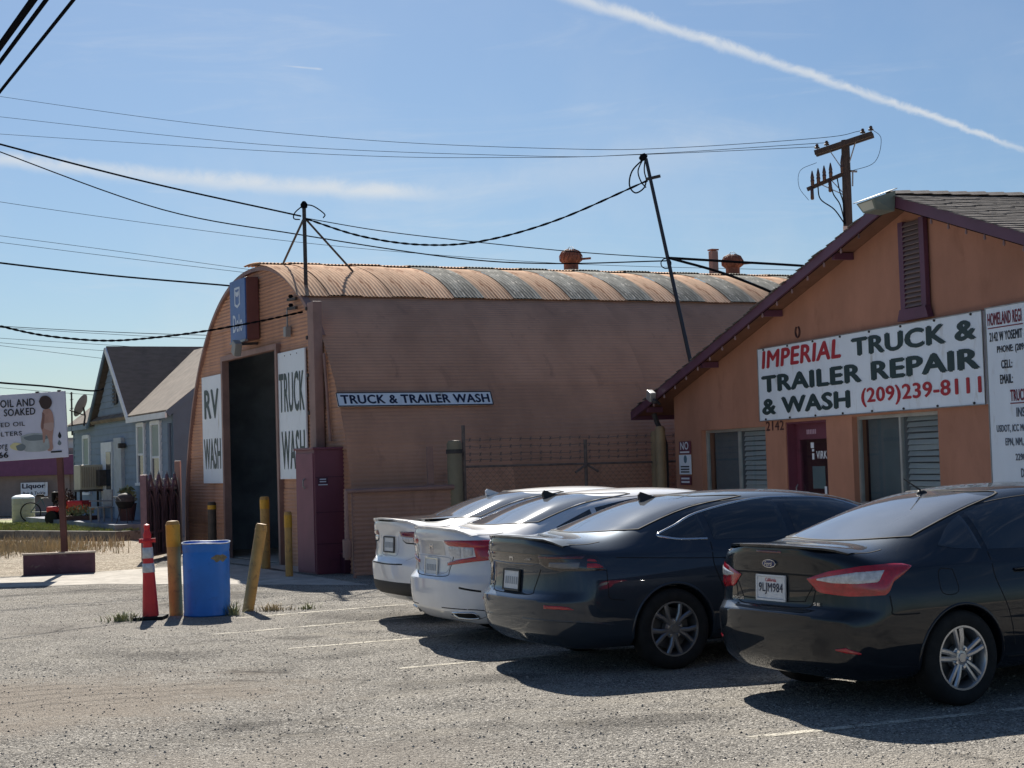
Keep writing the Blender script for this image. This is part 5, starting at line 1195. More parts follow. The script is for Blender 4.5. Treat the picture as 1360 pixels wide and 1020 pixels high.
# ------------------------------------------------------------------ cars
def paint(name, c, metal, flake=.0, rough=.45):
    m = mat(name, c, rough, metal=metal, spec=.1 if c[0] < .1 else .3, coat=1.0, var=.04, vscale=3)
    b_ = next(n for n in m.node_tree.nodes if n.type == 'BSDF_PRINCIPLED')
    if c[0] < .1: b_.inputs['Coat Tint'].default_value = (.86, .93, 1.0, 1)
    return m
m_glass = mat('tinted car glass', (.008, .010, .012), .04, spec=.9, coat=.6)
m_rglass = mat('dusty sky-pale rear glass', (.15, .16, .175), .07, spec=.9, coat=.8, var=.12, vscale=2.5)  # pale base imitates sky reflection as well as dust
m_rlens = mat('red lamp lens', (.42, .008, .018), .12, spec=.6, coat=.8, var=.25, vscale=14)
m_dlens = mat('dark red lamp lens', (.10, .006, .012), .12, spec=.6, coat=.8)
m_clens = mat('clear lamp lens', (.55, .56, .58), .15, spec=.7, coat=.8, var=.2, vscale=30)
m_smoke = mat('smoked lamp lens', (.02, .016, .018), .12, spec=.6, coat=.8)
m_chrome = mat('chrome trim', (.62, .63, .65), .18, metal=1.0)
m_plastic = mat('black bumper plastic', (.018, .018, .019), .6)
m_gap = mat('panel gap', (.004, .004, .005), .8)
m_tyre = mat('tyre rubber', (.018, .018, .018), .85, spec=.3, var=.2, vscale=14)
m_alloy = mat('silver alloy', (.50, .51, .53), .28, metal=.9)
m_alloyd = mat('dark grey alloy', (.26, .265, .28), .3, metal=.85)
m_plate = mat('licence plate white', srgb(214, 216, 218), .4, var=.05, vscale=20)
m_pink = mat('licence plate red script', srgb(190, 60, 70), .5)

def interp(tab, x, k): return float(np.interp(x, [t[0] for t in tab], [t[k] for t in tab]))

def car_shell(sp):
    """half cage -> mirrored -> subdivided body; returns (mesh, bvh)"""
    st = sp['st']; PH = [0, 12, 25, 38, 50, 63, 76]; NRW = 8
    def side_rows(s):
        x, w, wm, zb, zc, yr, zr_ = s
        return [(w, zb), (w + .030, zb - .042), (wm - .012, .80 if zb > .9 else zb - .12), (wm, .68 if zb > .9 else zb - .2), (wm, .60 if zb > .85 else .55), (wm - .006, .45), (wm - .035, .29), (wm - .11, .20)]
    def wrap(rows_end, sr, x_st, flip):
        cols = []
        for ph in PH:
            a = R(ph); c2 = math.cos(a) ** (2 / sp.get('sq', 3.0)); s2 = math.sin(a) ** (2 / sp.get('sq', 3.0)); t = ph / 90; t = t * t * (3 - 2 * t)
            col_ = []
            for k in range(NRW):
                z_e, x_e = rows_end[k]; w, z_s = sr[k]
                col_.append((x_st + (x_e - x_st) * c2, w * s2, z_e * (1 - t) + z_s * t))
            cols.append(col_)
        return cols
    rear = wrap(sp['rear'], side_rows(st[0]), st[0][0], False)
    front = wrap(sp['front'], side_rows(st[-1]), st[-1][0], True)
    cols = rear + [[(s[0], w, z) for w, z in side_rows(s)] for s in st] + front[::-1]
    NCOL = len(cols)
    bm = bmesh.new()
    V = [[bm.verts.new(p) for p in c] for c in cols]
    for i in range(NCOL - 1):
        for k in range(NRW - 1): bm.faces.new((V[i][k], V[i][k + 1], V[i + 1][k + 1], V[i + 1][k]))
    cl = bm.edges.layers.float.new('crease_edge')
    for i in range(6, NCOL - 7):
        for k_, cr_ in ((1, .85), (2, .25), (4, .3), (6, .4)): bm.edges.get((V[i][k_], V[i + 1][k_]))[cl] = cr_
    # top grid rows: i = 4 .. NCOL-5 edge columns ; 5 across (centre..edge)
    def grid(level, zfun):
        rows = []
        e0, e1 = 4, NCOL - 5
        row0 = [V[j][level] for j in range(5)]; rowN = [V[NCOL - 1 - j][level] for j in range(5)]
        rows.append(row0)
        for i in range(e0 + 1, e1):
            e = V[i][level].co; r_ = []
            fr_ = max(0.0, 1 - (i - e0) / 3.2); ff = max(0.0, 1 - (e1 - i) / 3.2)
            for j in range(4):
                y, z = zfun(i, j, e)
                x = e.x + fr_ * (row0[j].co.x - row0[4].co.x) * .9 + ff * (rowN[j].co.x - rowN[4].co.x) * .9
                r_.append(bm.verts.new((x, y, z)))
            rows.append(r_ + [V[i][level]])
        rows.append(rowN)
        for a in range(len(rows) - 1):
            for j in range(4): bm.faces.new((rows[a][j], rows[a][j + 1], rows[a + 1][j + 1], rows[a + 1][j]))
        return rows
    def ztop(i, j, e):
        k = i - 7
        if 0 <= k < len(st): s = st[k]
        else:
            s_ = st[0] if k < 0 else st[-1]; q_ = sp['rear'] if k < 0 else sp['front']; t = (abs(k) if k < 0 else k - len(st) + 1) / 3
            ze = q_[0][0]; s = (e.x, s_[1], e.z, e.z, s_[4] * (1 - t) + (ze + .015) * t, s_[5], s_[6] * (1 - t) + (ze + .008) * t)
        yr, zr_, zc = s[5], s[6], s[4]
        w = e.y
        if j == 0: return 0.0, zc
        if j == 1: return yr * .55, zc - (zc - zr_) * .26
        if j == 2: return yr, zr_
        return yr + (w - yr) * .52 + .012, zr_ + (e.z - zr_) * .48
    grid(0, ztop)
    grid(NRW - 1, lambda i, j, e: ((0, .3, .55, .8)[j] * e.y, e.z))
    g2 = bmesh.ops.duplicate(bm, geom=bm.verts[:] + bm.edges[:] + bm.faces[:])
    nv = [v for v in g2['geom'] if isinstance(v, bmesh.types.BMVert)]
    for v in nv: v.co.y = -v.co.y
    bmesh.ops.reverse_faces(bm, faces=[f for f in g2['geom'] if isinstance(f, bmesh.types.BMFace)])
    bmesh.ops.remove_doubles(bm, verts=bm.verts[:], dist=.0008)
    bmesh.ops.recalc_face_normals(bm, faces=bm.faces[:])
    for e in bm.edges:
        a, b = e.verts[0].co, e.verts[1].co
        for (zt, xr_), cr in zip(sp['rear'], sp.get('crease', (0,) * 8)):
            if cr and a.x < st[0][0] - .02 and b.x < st[0][0] - .02 and abs(a.z - zt) < .035 and abs(b.z - zt) < .035 and abs(a.z - b.z) < .02 and abs(a.y - b.y) > .03: e[cl] = cr
    me = bpy.data.meshes.new('shell'); bm.to_mesh(me); bm.free()
    tmp = bpy.data.objects.new('tmp', me); col.objects.link(tmp)
    md = tmp.modifiers.new('s', 'SUBSURF'); md.levels = md.render_levels = 3
    dg = bpy.context.evaluated_depsgraph_get(); dg.update()
    full = bpy.data.meshes.new_from_object(tmp.evaluated_get(dg))
    bpy.data.objects.remove(tmp)
    full.shade_smooth()
    bvh = BVHTree.FromPolygons([v.co[:] for v in full.vertices], [tuple(p.vertices) for p in full.polygons])
    return full, bvh

def cut_arches(me, centres, rad, m_in):
    tmp = bpy.data.objects.new('tmp', me); col.objects.link(tmp); cut = []
    for (x, z) in centres:
        for s_ in (-1, 1):
            pr = [(x + rad * math.cos(R(t)), z + rad * math.sin(R(t))) for t in range(0, 181, 5)] + [(x - rad, -.05), (x + rad, -.05)]
            mb = MB(); mb.plate(pr, (), s_ * .92 - .31, s_ * .92 + .31); o = mb.build('cut', m_in); cut.append(o)
            md = tmp.modifiers.new('b', 'BOOLEAN'); md.object = o; md.operation = 'DIFFERENCE'; md.solver = 'FAST'
    dg = bpy.context.evaluated_depsgraph_get(); dg.update()
    out = bpy.data.meshes.new_from_object(tmp.evaluated_get(dg))
    for o in cut: bpy.data.objects.remove(o)
    bpy.data.objects.remove(tmp)
    out.shade_smooth(); out.set_sharp_from_angle(angle=R(32))
    return out

class Wrap:
    """lays patches and strips on the body surface by casting rays in the car's own space"""
    def __init__(s, bvh, xr): s.b = bvh; s.xr = xr; s.last = None
    def hit(s, kind, a, z, sg):
        if kind == 'side': o, d = Vector((a, sg * 3, z)), Vector((0, -sg, 0))
        elif kind == 'rear': o, d = Vector((-5, a, z)), Vector((1, 0, 0))
        elif kind == 'front': o, d = Vector((8, a, z)), Vector((-1, 0, 0))
        elif kind == 'top': o, d = Vector((a, z, 4)), Vector((0, 0, -1))
        else:
            q_ = Vector((s.xr + .9, sg * .3, z)); dd = Vector((-math.cos(R(a)), sg * math.sin(R(a)), 0)); o, d = q_ + dd * 3, -dd
        loc, n, *_ = s.b.ray_cast(o, d)
        if loc is None:
            loc, n, *_ = s.b.find_nearest(o + d * 2.2)
        if n.dot(d) > 0: n = -n
        return loc, n
    def patch(s, name, m, parent, kind, lo, up, off=.005, sg=-1, nu=20, nv=6, depth=.015, smooth=0, rim=True):
        def res(pts):
            if smooth: pts = catmull(pts, smooth)
            d = [0]
            for p, q_ in zip(pts, pts[1:]): d.append(d[-1] + math.hypot((p[0] - q_[0]) * (.015 if kind == 'wrap' else 1), p[1] - q_[1]))
            t = np.linspace(0, d[-1], nu + 1)
            return list(zip(np.interp(t, d, [p[0] for p in pts]), np.interp(t, d, [p[1] for p in pts])))
        L, U = res(lo), res(up); vs, fs = [], []
        for i in range(nu + 1):
            for j in range(nv + 1):
                t = j / nv; a = L[i][0] * (1 - t) + U[i][0] * t; z = L[i][1] * (1 - t) + U[i][1] * t
                p, n = s.hit(kind, a, z, sg); edge = rim and (i in (0, nu) or j in (0, nv))
                vs.append(p + n * (off if not edge else off * .35))
        W = nv + 1
        for i in range(nu):
            for j in range(nv): fs.append((i * W + j, (i + 1) * W + j, (i + 1) * W + j + 1, i * W + j + 1))
        me = bpy.data.meshes.new(name); me.from_pydata([tuple(v) for v in vs], [], fs); me.shade_smooth()
        return obj(name, me, m, parent)
    def strip(s, name, m, parent, kind, pts, w=.006, off=.003, sg=-1, smooth=4, n=40):
        if m is m_gap and w < .011: w *= 1.45
        P = catmull(pts, smooth) if smooth else pts
        Q = []
        for a, z in P: Q.append(s.hit(kind, a, z, sg))
        vs, fs = [], []
        for i, (p, nn) in enumerate(Q):
            t = (Q[min(i + 1, len(Q) - 1)][0] - Q[max(i - 1, 0)][0]); 
            if t.length < 1e-6: t = Vector((1, 0, 0))
            b = t.normalized().cross(nn).normalized() * w / 2
            vs += [tuple(p - b - nn * .001), tuple(p - b * .7 + nn * off), tuple(p + b * .7 + nn * off), tuple(p + b - nn * .001)]
        for i in range(len(Q) - 1):
            k = i * 4
            for j in range(3): fs.append((k + j, k + j + 1, k + j + 5, k + j + 4))
        me = bpy.data.meshes.new(name); me.from_pydata(vs, [], fs); me.shade_smooth()
        return obj(name, me, m, parent)

def wheel_meshes(r, rim_r, width, style, m_rim):
    t = MB(); h = width / 2
    t.lathe([(rim_r - .012, -h * .80), (rim_r + .01, -h * .93), (rim_r + (r - rim_r) * .5, -h), (r - .022, -h * .90), (r - .004, -h * .72), (r, -h * .5), (r, h * .5), (r - .004, h * .72), (r - .022, h * .9), (rim_r + (r - rim_r) * .5, h), (rim_r + .01, h * .93), (rim_r - .012, h * .8)], 48, axis='Y', caps=False)
    tyre = t.mesh(40); tyre.materials.append(m_tyre)
    f = MB(); yo = -h * .86                                                       # outer face at -y
    f.lathe([(rim_r - .045, h * .6), (rim_r - .04, yo + .07), (rim_r - .026, yo + .016), (rim_r - .018, yo + .002), (rim_r + .006, yo + .002), (rim_r + .004, yo + .03), (rim_r - .02, h * .7)], 48, axis='Y', caps=False)
    def spoke(a0, a1, r0, r1, w0, w1, d0, d1, th=.03):
        P = []
        for (a, rr_, w, d) in ((a0, r0, w0, d0), ((a0 + a1) / 2, (r0 + r1) / 2, (w0 + w1) / 2, (d0 + d1) / 2 - .006), (a1, r1, w1, d1)):
            c, s_ = math.cos(a), math.sin(a)
            for sx, dy in ((-1, .01), (-.45, 0), (.45, 0), (1, .01)): P.append((rr_ * c - sx * w / 2 * s_, yo + d + dy, rr_ * s_ + sx * w / 2 * c))
            for sx in (1, -1): P.append((rr_ * c - sx * w / 2 * s_, yo + d + th, rr_ * s_ + sx * w / 2 * c))
        F = []
        for k in range(2):
            for j in range(6): F.append((k * 6 + j, k * 6 + (j + 1) % 6, (k + 1) * 6 + (j + 1) % 6, (k + 1) * 6 + j))
        F += [tuple(range(6)), tuple(range(17, 11, -1))]; f.add(P, F)
    for k in range(5):
        a = R(90 + 72 * k)
        if style == 'split':
            for s_ in (-1, 1): spoke(a + s_ * R(13), a + s_ * R(8.5), .05, rim_r - .015, .034, .040, .016, .008)
        elif style == 'y':
            for s_ in (-1, 1): spoke(a + s_ * R(5), a + s_ * R(17), .05, rim_r - .015, .034, .046, .016, .008)
        else: spoke(a, a, .05, rim_r - .02, .06, .075, .02, .01)
    f.lathe([(0, yo + .012), (.03, yo + .012), (.034, yo + .018), (.085, yo + .024), (.09, yo + .07)], 24, axis='Y')
    rim = f.mesh(35); rim.materials.append(m_rim)
    d = MB(); d.lathe([(.02, yo + .085), (rim_r * .74, yo + .085), (rim_r * .74, yo + .11), (.02, yo + .11)], 32, axis='Y'); disc = d.mesh(40); disc.materials.append(mat('brake disc', (.12, .12, .12), .4, metal=.7))
    n = MB()
    for k in range(5):
        a = R(90 + 36 + 72 * k); n.lathe([(.011, -.012), (.011, .012)], 8, axis='Y', M=Matrix.Translation((.062 * math.cos(a), yo + .018, .062 * math.sin(a))))
    nuts = n.mesh(); nuts.materials.append(m_chrome)
    return rim, tyre, disc, nuts

def build_car(name, label, loc, rotz, sp):
    car = thing(name, label, 'car', (loc[0], loc[1], 0), rotz)
    full, bvh = car_shell(sp); W = Wrap(bvh, sp['xr']); mp = sp['paint']
    r, wb = sp['r'], sp['wb']
    full.materials.append(mp)
    body = obj('body', cut_arches(full, [(0, r), (wb, r)], r + .035, m_plastic), None, car)
    rim, tyre, disc, nuts = wheel_meshes(r, sp['rim'], .215, sp['style'], sp['rim_mat'])
    for x in (0, wb):
        for s_ in (-1, 1):
            rot = (0, R(sp.get('spin', 0)), 0) if s_ < 0 else (0, R(sp.get('spin', 0)), math.pi)
            w = obj('wheel', rim, None, car, (x, s_ * sp['track'], r), rot)
            for nm, me in (('tyre', tyre), ('brake_disc', disc), ('wheel_nuts', nuts)): obj(nm, me, None, w)
    # dark underbody so light does not pass beneath the shell edges
    mb = MB(); mb.box((wb / 2, 0, .24), (wb + 1.2, 1.30, .10), bev=.03); mb.build('underbody', m_plastic, car)
    mb = MB(); mb.tube([(0, -.7, r), (0, .7, r)], .05, 8); mb.build('axle', m_plastic, car)
    for s_ in (-1, 1):
        # wheel-arch lip
        pts = [( (r + .045) * math.cos(R(a)), r + (r + .045) * math.sin(R(a))) for a in range(-8, 189, 7)]
        for x in (0, wb): W.strip('arch_lip', mp, car, 'side', [(x + a, z) for a, z in pts], .022, .007, s_, 0)
        for nm, lo, up in sp['side_glass']: W.patch(nm, m_glass, car, 'side', lo, up, .004, s_, 22, 6, smooth=3)
        for k_, (pts, w_) in enumerate(sp['gaps']): W.strip('panel_gap', m_gap, car, 'side', pts, w_, .0015, s_, 4)
        for pts in sp.get('chrome', ()): W.strip('window_trim', m_chrome, car, 'side', pts, .020, .006, s_, 4)
        for nm, mm, lo, up, off in sp['wrap']: W.patch(nm, mm, car, 'wrap', lo, up, off, s_, 24, 6)
        for pts, w_, mm, nm in sp.get('wrap_lines', ()): W.strip(nm, mm, car, 'wrap', pts, w_, .002, s_, 4)
        for x, z in sp['handles']:
            p, n = W.hit('side', x, z, s_); mb = MB(); mb.tube([(x - .10, p.y + s_ * .004, z), (x - .07, p.y + s_ * .03, z + .006), (x + .07, p.y + s_ * .03, z + .006), (x + .10, p.y + s_ * .004, z)], [.010, .016, .016, .010], 8); mb.build('door_handle', sp.get('handle_mat', mp), car, 50)
        mx, mz = sp['mirror']; p, n = W.hit('side', mx, mz, s_)
        mb = MB(); M_ = Matrix.Translation((mx - .02, p.y + s_ * .15, mz + .06)) @ Matrix.Diagonal((.10, .12, .085, 1)); bm = bmesh.new(); bmesh.ops.create_icosphere(bm, subdivisions=3, radius=1)
        mb.add([v.co[:] for v in bm.verts], [[v.index for v in f.verts] for f in bm.faces], M_); bm.free(); mb.bar((mx, p.y - s_ * .01, mz), (mx, p.y + s_ * .12, mz + .04), .05); mb.build('mirror', mp, car, 50)
    W.patch('rear_window', m_rglass, car, 'rear', *sp['rear_glass'], .004, 1, 26, 14)
    W.patch('windscreen', m_glass, car, 'front', *sp['front_glass'], .004, 1, 26, 14)
    lo_, up_ = sp['rear_glass']; ring = list(lo_) + list(up_)[::-1] + [lo_[0]]
    W.strip('window_seal', m_gap, car, 'rear', [(a_, b_ - (.002 if b_ < 1.2 else -.002)) for a_, b_ in ring], .020, .005, 1, 6)
    xd, gy = sp['st'][0][0], lo_[-1][0]
    for s_ in (-1, 1):
        W.strip('boot_gap', m_gap, car, 'top', [(xd - .02, s_ * (gy + .03)), (xd - .18, s_ * (gy + .055)), (xd - .32, s_ * (gy + .05)), (sp['rear'][0][1] + .14, s_ * (gy + .02))], .008, .0015, 1, 6)
        W.strip('roof_ditch', m_gap, car, 'top', [(xd + .95, s_ * .545), (xd + 1.4, s_ * .55), (xd + 2.0, s_ * .55), (xd + 2.5, s_ * .55)], .012, .0015, 1, 6)
        W.strip('fuel_gap' if False else 'sill_line', m_gap, car, 'side', [(.42, .30), (1.2, .29), (sp['wb'] - .42, .30)], .010, .002, s_, 4)
    for nm, mm, lo, up, off in sp.get('rear', None) and sp.get('rear_patches', ()): W.patch(nm, mm, car, 'rear', lo, up, off, 1, 24, 6)
    for pts, w_, mm, nm in sp.get('rear_lines', ()): W.strip(nm, mm, car, 'rear', pts, w_, .002, 1, 4)
    # plate
    pz = sp['plate'][0]; p, n = W.hit('rear', 0, pz, 1); tl = math.atan2(n.z, -n.x)
    pl = obj('licence_plate', MB().box((0, .004, 0), (.305, .008, .152), bev=.003).mesh(), m_plate, car, (p.x - .012, 0, pz), (tl, 0, -math.pi / 2))
    pl.rotation_euler = (-tl * .9, 0, -math.pi / 2)
    if sp['plate'][1]:
        lettering(sp['plate'][1], -.135, -.048, .135, .034, m_navy, pl, y=-.002, depth=.0015, bold=.012)
        lettering('California', -.06, .043, .06, .068, m_pink, pl, y=-.002, depth=.0015, bold=.0)
    else:
        for k in range(6):
            mb = MB(); mb.box((-.105 + k * .042, -.002, -.004), (.020 + .006 * (k % 2), .002, .062)); mb.build('plate_character', mat('grey plate print', srgb(158, 164, 170), .5), pl)
    fmm = sp['plate'][2]
    mb = MB()
    for a, b in (((-.162, .084), (.162, .084)), ((-.162, -.084), (.162, -.084)), ((-.157, -.084), (-.157, .084)), ((.157, -.084), (.157, .084))): mb.bar((a[0], -.001, a[1]), (b[0], -.001, b[1]), .014)
    mb.build('plate_frame', fmm, pl)
    # antenna
    ax, kind = sp['antenna']; p, n = W.hit('top', ax, 0, 1)
    mb = MB()
    if kind == 'fin':
        P = [(.10, 0, -.01), (-.11, 0, -.015), (-.125, 0, .035), (-.10, 0, .062), (-.03, 0, .035), (.05, 0, .008)]
        vs = [(x, s_ * (.028 if z < .02 else .008), z) for s_ in (-1, 1) for x, _, z in P]; k = len(P)
        mb.add(vs, [tuple(range(k)), tuple(range(2 * k - 1, k - 1, -1))] + [(i, (i + 1) % k, (i + 1) % k + k, i + k) for i in range(k)], Matrix.Translation(p)); mb.build('antenna_fin', sp.get('fin_mat', mp), car, 40)
    else:
        mb.lathe([(.045, -.01), (.04, .012), (.02, .028), (0, .03)], 12, M=Matrix.Translation(p)); mb.tube([p + Vector((0, 0, .02)), p + Vector((-.17, .0, .115))], [.008, .004], 6); mb.build('antenna', m_plastic, car, 40)
    return car, W, bvh

def emblem_h(W, car, z, w, h):
    p, n = W.hit('rear', 0, z, 1); mb = MB(); t = .18 * w
    for s_ in (-1, 1): mb.add([(p.x - .008, s_ * (w / 2) - t / 2, z + h / 2), (p.x - .008, s_ * (w / 2) + t / 2, z + h / 2), (p.x - .008, s_ * (w / 2 - .012) + t / 2, z - h / 2), (p.x - .008, s_ * (w / 2 - .012) - t / 2, z - h / 2)] + [(p.x + .01, s_ * (w / 2), z)], [(0, 1, 2, 3), (0, 1, 4), (1, 2, 4), (2, 3, 4), (3, 0, 4)])
    mb.box((p.x - .006, 0, z), (.010, w, t)); mb.build('emblem', m_chrome, car)
def rear_text(W, car, s, y0, z0, y1, z1, m=None):
    p, n = W.hit('rear', (y0 + y1) / 2, (z0 + z1) / 2, 1)
    M_ = Matrix.Translation((p.x - .004, (y0 + y1) / 2, (z0 + z1) / 2)) @ Matrix.Rotation(-math.pi / 2, 4, 'Z')
    hw, hh = abs(y1 - y0) / 2, (z1 - z0) / 2
    lettering(s, -hw, -hh, hw, hh, m or m_chrome, car, y=0, depth=.006, bold=.02, name='badge', M=M_)

# --- black compact sedan -------------------------------------------------------------
fz = dict(xr=-.99, wb=2.65, r=.325, rim=.225, style='split', rim_mat=m_alloy, track=.795, spin=-8, paint=paint('black car paint', (.007, .009, .013), .1),
  st=[(-.46, .80, .885, .985, 1.115, .60, 1.09), (-.14, .815, .905, 1.0, 1.25, .575, 1.195), (.25, .825, .912, 1.0, 1.38, .56, 1.32), (.65, .83, .912, .995, 1.465, .555, 1.41), (1.15, .835, .912, .985, 1.502, .56, 1.45), (1.65, .835, .912, .97, 1.485, .56, 1.43), (2.05, .83, .91, .955, 1.40, .57, 1.345), (2.5, .82, .905, .935, 1.18, .60, 1.14), (2.82, .79, .895, .91, 1.03, .60, 1.01), (3.12, .73, .875, .85, .93, .55, .915)],
  rear=[(1.105, -.945), (1.045, -.95), (.90, -.92), (.70, -.935), (.655, -1.0), (.50, -1.0), (.33, -.955), (.22, -.84)], crease=(.9, .3, 0, .7, .85, 0, .4, 0),
  front=[(.80, 3.48), (.75, 3.50), (.68, 3.52), (.60, 3.53), (.52, 3.54), (.42, 3.54), (.30, 3.52), (.22, 3.42)],
  side_glass=[('side_window', [(-.05, 1.085), (.10, 1.06), (.22, 1.055), (.30, 1.05)], [(-.05, 1.09), (.08, 1.18), (.18, 1.235), (.30, 1.285)]),
              ('side_window', [(.35, 1.045), (.8, 1.035), (1.12, 1.03)], [(.35, 1.30), (.8, 1.375), (1.12, 1.395)]),
              ('side_window', [(1.22, 1.03), (1.8, 1.01), (2.30, .995)], [(1.22, 1.395), (1.75, 1.365), (2.10, 1.24), (2.30, 1.08)])],
  gaps=[([(1.17, 1.0), (1.19, .75), (1.17, .45), (1.17, .32)], .007), ([(.34, 1.03), (.33, .85), (.42, .62), (.48, .38)], .007), ([(2.28, .97), (2.36, .7), (2.30, .4)], .007), ([(-.04, .93), (-.16, .93), (-.17, .78), (-.03, .78), (-.04, .93)], .005)],
  wrap=[('tail_lamp', m_rlens, [(5, .89), (12, .805), (28, .785), (46, .79), (49, .875), (61, .965)], [(5, .895), (18, .95), (34, .985), (48, .992), (55, .987), (61, .97)], .012),
        ('reversing_lamp', m_clens, [(11, .888), (20, .868), (32, .862), (42, .87)], [(11, .898), (20, .925), (32, .952), (45, .957)], .018),
        ('rear_reflector', m_rlens, [(22, .425), (28, .408), (33.5, .40)], [(22, .435), (27, .445), (33.5, .412)], .006)],
  wrap_lines=[([(47, .785), (48, .70), (49, .66), (64, .655)], .008, m_gap, 'panel_gap')],
  rear_glass=([(-.61, 1.155), (-.3, 1.135), (0, 1.13), (.3, 1.135), (.61, 1.155)], [(-.50, 1.40), (-.3, 1.432), (0, 1.442), (.3, 1.432), (.50, 1.40)]),
  front_glass=([(-.66, 1.06), (-.3, 1.08), (0, 1.085), (.3, 1.08), (.66, 1.06)], [(-.50, 1.37), (-.3, 1.41), (0, 1.42), (.3, 1.41), (.50, 1.37)]),
  rear_patches=[('bumper_step', m_plastic, [(-.42, .668), (0, .662), (.42, .668)], [(-.42, .682), (0, .676), (.42, .682)], .003)],
  rear_lines=[([(-.52, .93), (-.44, .80), (-.40, .705), (-.2, .692), (0, .69), (.2, .692), (.40, .705), (.44, .80), (.52, .93)], .007, m_gap, 'trunk_gap'), ([(-.66, .845), (-.45, .905), (-.38, .915), (0, .918), (.38, .915), (.45, .905), (.66, .845)], .010, m_gap, 'plate_recess_edge'), ([(-.46, .90), (-.36, .76), (-.32, .735), (0, .73), (.32, .735), (.36, .76), (.46, .90)], .006, m_gap, 'plate_recess_edge')],
  handles=[(.62, .90), (1.62, .885)], mirror=(2.28, 1.02), plate=(.815, '9LJM984', m_plate), antenna=(.50, 'rod'))
ford, W, _ = build_car('black_sedan', 'black compact sedan nearest the camera with silver five-spoke wheels', (2.597, 12.161), R(29), fz)
p, n = W.hit('rear', 0, .985, 1)
mb = MB(); mb.lathe([(0, 0), (.98, 0), (1.0, .004), (1.0, .012), (0, .012)], 32, axis='Y', M=Matrix.Translation((p.x - .014, 0, .985)) @ Matrix.Rotation(-math.pi / 2, 4, 'Z') @ Matrix.Diagonal((.075, 1, .030, 1))); em = mb.build('oval_emblem', m_chrome, ford, 40)
mb = MB(); mb.lathe([(0, 0), (1.0, 0), (1.0, .004), (0, .004)], 32, axis='Y', M=Matrix.Translation((p.x - .017, 0, .985)) @ Matrix.Rotation(-math.pi / 2, 4, 'Z') @ Matrix.Diagonal((.066, 1, .024, 1))); mb.build('oval_field', mat('blue emblem field', srgb(20, 40, 96), .3), em, 40)
lettering('Ford', -.042, -.016, .042, .016, m_chrome, em, y=0, depth=.002, bold=.01, shear=.2, M=Matrix.Translation((p.x - .018, 0, .985)) @ Matrix.Rotation(-math.pi / 2, 4, 'Z'))
rear_text(W, ford, 'SE', -.50, .715, -.43, .735); rear_text(W, ford, 'FOCUS', .34, .715, .47, .735)
def lip_spoiler(W, car, sp, y0, z, rise, back, m, brake=False):
    vs, fs = [], []; n = 18
    for i in range(n + 1):
        y = -y0 + 2 * y0 * i / n; e = 1 - (abs(y) / y0) ** 4
        p, nn = W.hit('top', sp['rear'][0][1] + .16 + .16 * (abs(y) / y0) ** 3, y, 1); q_, _ = W.hit('top', sp['rear'][0][1] + .05 + .16 * (abs(y) / y0) ** 3, y, 1)
        x_t = sp['rear'][0][1] - back * e + .16 * (abs(y) / y0) ** 3
        vs += [(p.x, y, p.z + .002), (x_t + .03, y, q_.z + .004 + rise * e * .9), (x_t, y, q_.z + rise * e * .95), (x_t + .004, y, q_.z - .014 + rise * e * .8), (q_.x + .02, y, q_.z - .02)]
    for i in range(n):
        for j in range(4): fs.append((i * 5 + j, i * 5 + j + 1, i * 5 + j + 6, i * 5 + j + 5))
    mb = MB(); mb.add(vs, fs); return mb.build('lip_spoiler', m, car, 40)
lip_spoiler(W, ford, fz, .66, 1.12, .012, .035, fz['paint'])
W.patch('high_brake_lamp', m_dlens, ford, 'rear', [(-.14, 1.062), (0, 1.06), (.14, 1.062)], [(-.14, 1.078), (0, 1.08), (.14, 1.078)], .006, 1, 10, 3)

# --- dark grey midsize sedan ---------------------------------------------------------
acc_st = [(-.54, .81, .90, .995, 1.112, .60, 1.09), (-.20, .83, .92, 1.0, 1.238, .585, 1.185), (.15, .845, .93, 1.0, 1.372, .575, 1.305), (.52, .85, .93, .99, 1.438, .575, 1.378), (1.2, .855, .93, .98, 1.46, .58, 1.402), (1.75, .855, .93, .965, 1.44, .58, 1.385), (2.2, .85, .925, .95, 1.35, .585, 1.30), (2.7, .835, .92, .93, 1.14, .61, 1.11), (3.0, .80, .91, .91, 1.02, .60, 1.0), (3.35, .74, .885, .85, .93, .55, .915)]
acc_front = [(.80, 3.78), (.75, 3.80), (.68, 3.82), (.60, 3.83), (.52, 3.84), (.42, 3.84), (.30, 3.82), (.22, 3.72)]
acc_glass = [('side_window', [(-.02, 1.10), (.15, 1.065), (.40, 1.055)], [(-.02, 1.105), (.15, 1.17), (.40, 1.262)]), ('side_window', [(.46, 1.05), (.9, 1.04), (1.22, 1.03)], [(.46, 1.275), (.9, 1.345), (1.22, 1.365)]), ('side_window', [(1.30, 1.03), (1.9, 1.01), (2.42, .99)], [(1.30, 1.365), (1.85, 1.335), (2.2, 1.22), (2.42, 1.07)])]
acc_gaps = [([(1.26, 1.0), (1.28, .75), (1.26, .45), (1.26, .32)], .008), ([(.42, 1.03), (.40, .85), (.48, .62), (.56, .38)], .008), ([(2.40, .97), (2.48, .7), (2.42, .4)], .008), ([(-.5, .945), (.4, .90), (1.3, .875), (2.4, .85)], .006)]
acc_rg = ([(-.64, 1.158), (-.3, 1.140), (0, 1.135), (.3, 1.140), (.64, 1.158)], [(-.52, 1.378), (-.3, 1.405), (0, 1.413), (.3, 1.405), (.52, 1.378)])
acc_fg = ([(-.68, 1.04), (-.3, 1.06), (0, 1.065), (.3, 1.06), (.68, 1.04)], [(-.52, 1.36), (-.3, 1.40), (0, 1.41), (.3, 1.40), (.52, 1.36)])
